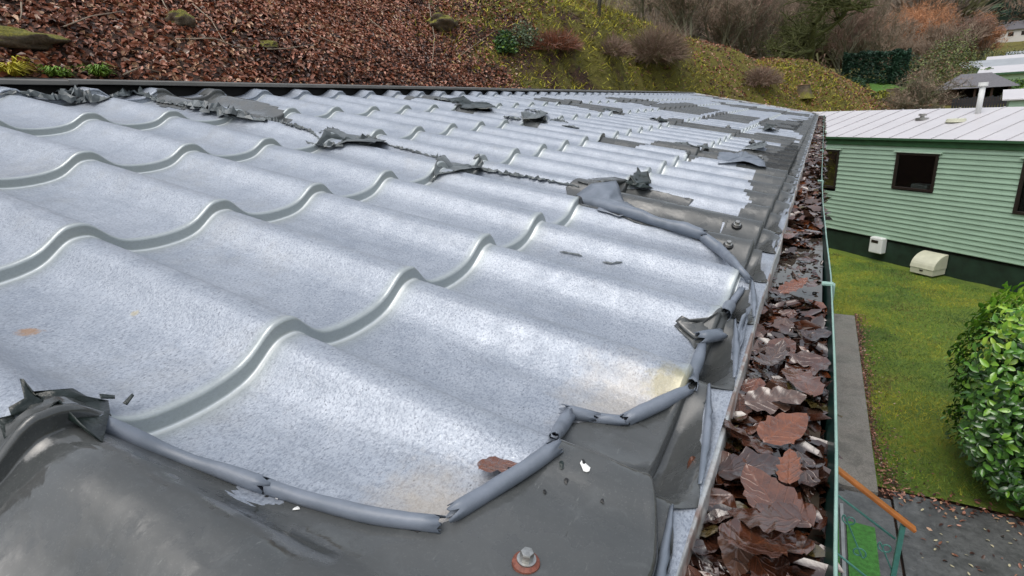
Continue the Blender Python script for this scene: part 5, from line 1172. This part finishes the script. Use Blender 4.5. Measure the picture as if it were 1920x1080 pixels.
# dark paling fence beside the hut
o, A = frame_at(1866, 190, 29.5, -9); fc = thing('paling_fence', 'dark vertical paling fence running right of the hut', 'fence', tuple(o))
M['fenceb'] = plain('black_stained_boards', (.020, .020, .024), .6, var=.3)
for k in range(34): b = MB(); x = -1.3 + k * .085; b.box(o + A[0] * x + A[2] * .32, (.034, .012, .42 + .02 * (k % 3)), A); b.build('board', M['fenceb'], fc)
fb(o, A, -1.35, 1.6, .02, .06, .1, .16, 'rail_bar', 'fenceb', fc); fb(o, A, -1.35, 1.6, .02, .06, .5, .56, 'rail_bar', 'fenceb', fc)
# small green shed at the right edge
o, A = frame_at(1922, 195, 26.5, -10); z0 = at(1912, 184, 26.5)[2] - o[2]; sh = thing('garden_shed', 'small green shed with a pale ridged roof at the right edge', 'shed', tuple(o))
fb(o, A, -.42, 1.6, 0, 1.6, -.2, z0, 'wall', 'siding', sh); b = MB(); b.prism([(-.1, z0 - .02), (.85, z0 + .30), (1.75, z0 - .02), (1.75, z0 - .06), (.85, z0 + .25), (-.1, z0 - .06)], o - A[0] * .62, A[1], A[2], A[0], 2.4); b.build('roof', M['carroof'], sh)
# distant caravans stepping up the slope
M['farroof'] = plain('grey_weathered_roof', (.30, .32, .34), .5, var=.12, scale=1.5)
M['palegreen'] = plain('pale_green_siding', (.34, .48, .30), .5, var=.06)
for k, (px, d, yaw, L, eave_y, ridge_y, lb) in enumerate(((1838, 40, -14, 2.8, 137, 127, 'nearest distant pale green caravan above the hut roof'), (1798, 48, -13, 12, 128, 118, 'long pale green caravan behind the nearest distant one'), (1848, 56, -12, 12, 116, 108, 'upper pale green caravan, third up the valley slope'), (1882, 66, -12, 12, 106, 99, 'farthest pale green caravan below the field hedge'))):
    o, A = frame_at(px, 140, d, yaw); ez = at(px, eave_y + 2, d)[2]; rz2 = at(px, ridge_y - 1, d + 1.6)[2]; o[2] = ez - 2.3; c_ = thing('distant_caravan', lb, 'caravan', tuple(o), 'caravans across the valley')
    fb(o, A, 0, L, 0, 3.2, 0, 2.3, 'body', 'palegreen', c_); fb(o, A, .0, L, -.03, 0, 0, .45, 'skirt', 'dkgreen', c_)
    rr = rz2 - o[2]; b = MB(); b.prism([(-.15, 2.3), (1.6, rr), (3.35, 2.3), (3.35, 2.25), (1.6, rr - .05), (-.15, 2.25)], o - A[0] * .15, A[1], A[2], A[0], L + .3); b.build('roof', M['farroof' if k % 2 else 'carroof'], c_); fb(o, A, -.15, L + .15, -.17, -.151, 2.2, 2.3, 'eave_board', 'trimg', c_)
    for x in ([L - .9] if k == 0 else [1.2, 3.4, 5.6, 8.]): w_ = fb(o, A, x, x + .7, -.04, .01, 1.2, 1.95, 'window', 'white', c_); fb(o, A, x + .08, x + .62, -.05, -.041, 1.27, 1.88, 'pane', 'frame', w_)
# white house on the hillside
def far_h(x, y):
    d = np.hypot(x, y); az = np.degrees(np.arctan2(x, y)); h = 2.0 + np.clip(d - 60, 0, 190) * .058 + np.clip(d - 225, 0, 1e9) * .30
    h = h + np.clip(-az - 0, 0, 60) * .06 * np.clip((d - 60) / 100, 0, 1.5) + np.clip((d - 60) / 120, 0, 1) * 2.2 * fbm(x, y, .02, 77); return h
o = at(1893, 76, 215); yaw = -25; c, s_ = math.cos(R(yaw)), math.sin(R(yaw)); A = [np.array([c, s_, 0]), np.array([-s_, c, 0]), np.array([0, 0, 1.])]; ho = thing('white_house', 'white house with a grey pitched roof on the far hillside', 'house', tuple(o)); M['render'] = plain('white_render', (.72, .70, .68), .8, var=.04)
fb(o, A, -4.6, 4.2, 0, 6, -3, 2.9, 'wall', 'render', ho); b = MB(); b.prism([(-.4, 2.8), (3, 5.0), (6.4, 2.8), (6.4, 2.6), (3, 4.8), (-.4, 2.6)], o - A[0] * 4.9, A[1], A[2], A[0], 9.4); b.build('roof', M['slate'], ho)
for x in (-3.4, -.6, 2.2): w_ = fb(o, A, x, x + 1.2, -.06, 0.01, 1.1, 2.1, 'window', 'frame', ho)
b = MB(); b.prism([(-2.6, -3), (-2.6, 2.9), (0, 4.6), (2.6, 2.9), (2.6, -3)], o + A[0] * 6.8 - A[1] * 1.0, A[0], A[2], A[1], 7); b.build('gable_wing', M['render'], ho)
# far terrain and woods
az = np.radians(np.concatenate([np.arange(-180, -75, 6), np.arange(-75, 40, 1.5), np.arange(40, 181, 6)])); rr = np.concatenate([np.arange(0, 60, 12), np.arange(60, 300, 8), np.arange(300, 700, 25), [1000, 1500, 2400]])
AZ, RR = np.meshgrid(az, rr, indexing='ij'); FX, FY = RR * np.sin(AZ), RR * np.cos(AZ); fz = np.where(RR < 60, 0, far_h(FX, FY)); front = sst(np.cos(AZ), -.1, .35)
fz = fz * front * np.where(RR > 700, 1 + 0 * RR, 1) ; fz = np.minimum(fz, 120) + (1 - front) * 0; fz = np.where(RR < 66, GZ - 1.0, fz * sst(RR, 60, 84) + (GZ - 1.0) * (1 - sst(RR, 60, 84)) * 1); fz = np.where((1 - front > .5) & (RR >= 66), np.minimum(fz, GZ - 1 + (RR - 60) * .12), fz)
obj('hills', np.stack([FX, FY, fz], -1).reshape(-1, 3), grid_faces(len(az), len(rr)), M['ground'], None, True, kind='structure')
WM = [plain('wood_grey_brown', (.16, .13, .10), .95, var=.3, scale=.3), plain('wood_brown', (.22, .15, .105), .95, var=.3, scale=.3), plain('wood_green', (.060, .085, .050), .95, var=.35, scale=.3), plain('wood_dark_green', (.022, .045, .030), .95, var=.35, scale=.3), plain('wood_olive', (.14, .14, .065), .95, var=.3, scale=.3)]
def woods(name, n, d0, d1, a0, a1, hr, seed, dark=0.5, tw=70, skip=None):
    """thousands of far trees, each a tuft of blades round a stem; one mass"""
    g = np.random.default_rng(seed); d = d0 + (d1 - d0) * g.random(n) ** .9; a = np.radians(a0 + (a1 - a0) * g.random(n)); x, y = d * np.sin(a), d * np.cos(a); z = far_h(x, y)
    if skip is not None: k = ~skip(x, y, d, np.degrees(a)); x, y, z, d, a = x[k], y[k], z[k], d[k], a[k]; n = len(x)
    h = hr[0] + (hr[1] - hr[0]) * g.random(n); ev = (fbm(x, y, .022, 31) + (np.degrees(a) - 4) * .07 + .25 * g.normal(0, 1, n)) > dark
    mi = np.where(ev, g.choice([2, 3, 4], n, p=[.45, .4, .15]), g.choice([0, 1, 4], n, p=[.55, .35, .1]))
    C0 = np.stack([x, y, z], 1)[:, None, :]; u = g.normal(0, 1, (n, tw, 3)); u /= np.linalg.norm(u, axis=2, keepdims=True); rad = g.random((n, tw, 1)) ** .4
    P = C0 + np.concatenate([u[..., :2] * h[:, None, None] * .34 * rad, (.52 + .46 * u[..., 2:] * rad) * h[:, None, None]], 2)
    L = h[:, None, None] * (.10 + .12 * g.random((n, tw, 1))); dr = u + np.array([0, 0, .4]) + g.normal(0, .3, u.shape); s_ = np.cross(dr, g.normal(0, 1, u.shape)); s_ /= np.linalg.norm(s_, axis=2, keepdims=True); wd = np.where(ev, .034, .018)[:, None, None] * h[:, None, None]
    V = np.stack([P - s_ * wd, P + s_ * wd, P + dr * L], 2).reshape(-1, 3); F = np.arange(len(V)).reshape(-1, 3)
    o = obj(name, V, F, WM, None, False, np.repeat(mi, tw)); o['kind'] = 'stuff'; return o
hz = lambda x, y, d, a: (np.abs(a - 12) < 2.6) & (d < 214)
woods('far_woods', 2600, 120, 330, -16, 20, (7, 13), 1, .55, 130, hz)
woods('far_woods', 2600, 330, 620, -40, 26, (10, 17), 2, .45, 60)
woods('far_woods', 900, 72, 130, -16, 8.5, (4.5, 8), 3, 1.3, 260, hz)
woods('far_woods', 2200, 90, 320, 20, 70, (8, 13), 4, .4, 40); woods('far_woods', 1500, 90, 320, -75, -16, (8, 13), 5, .8, 40)  # woods to the right are out of view, added to lower the horizon light
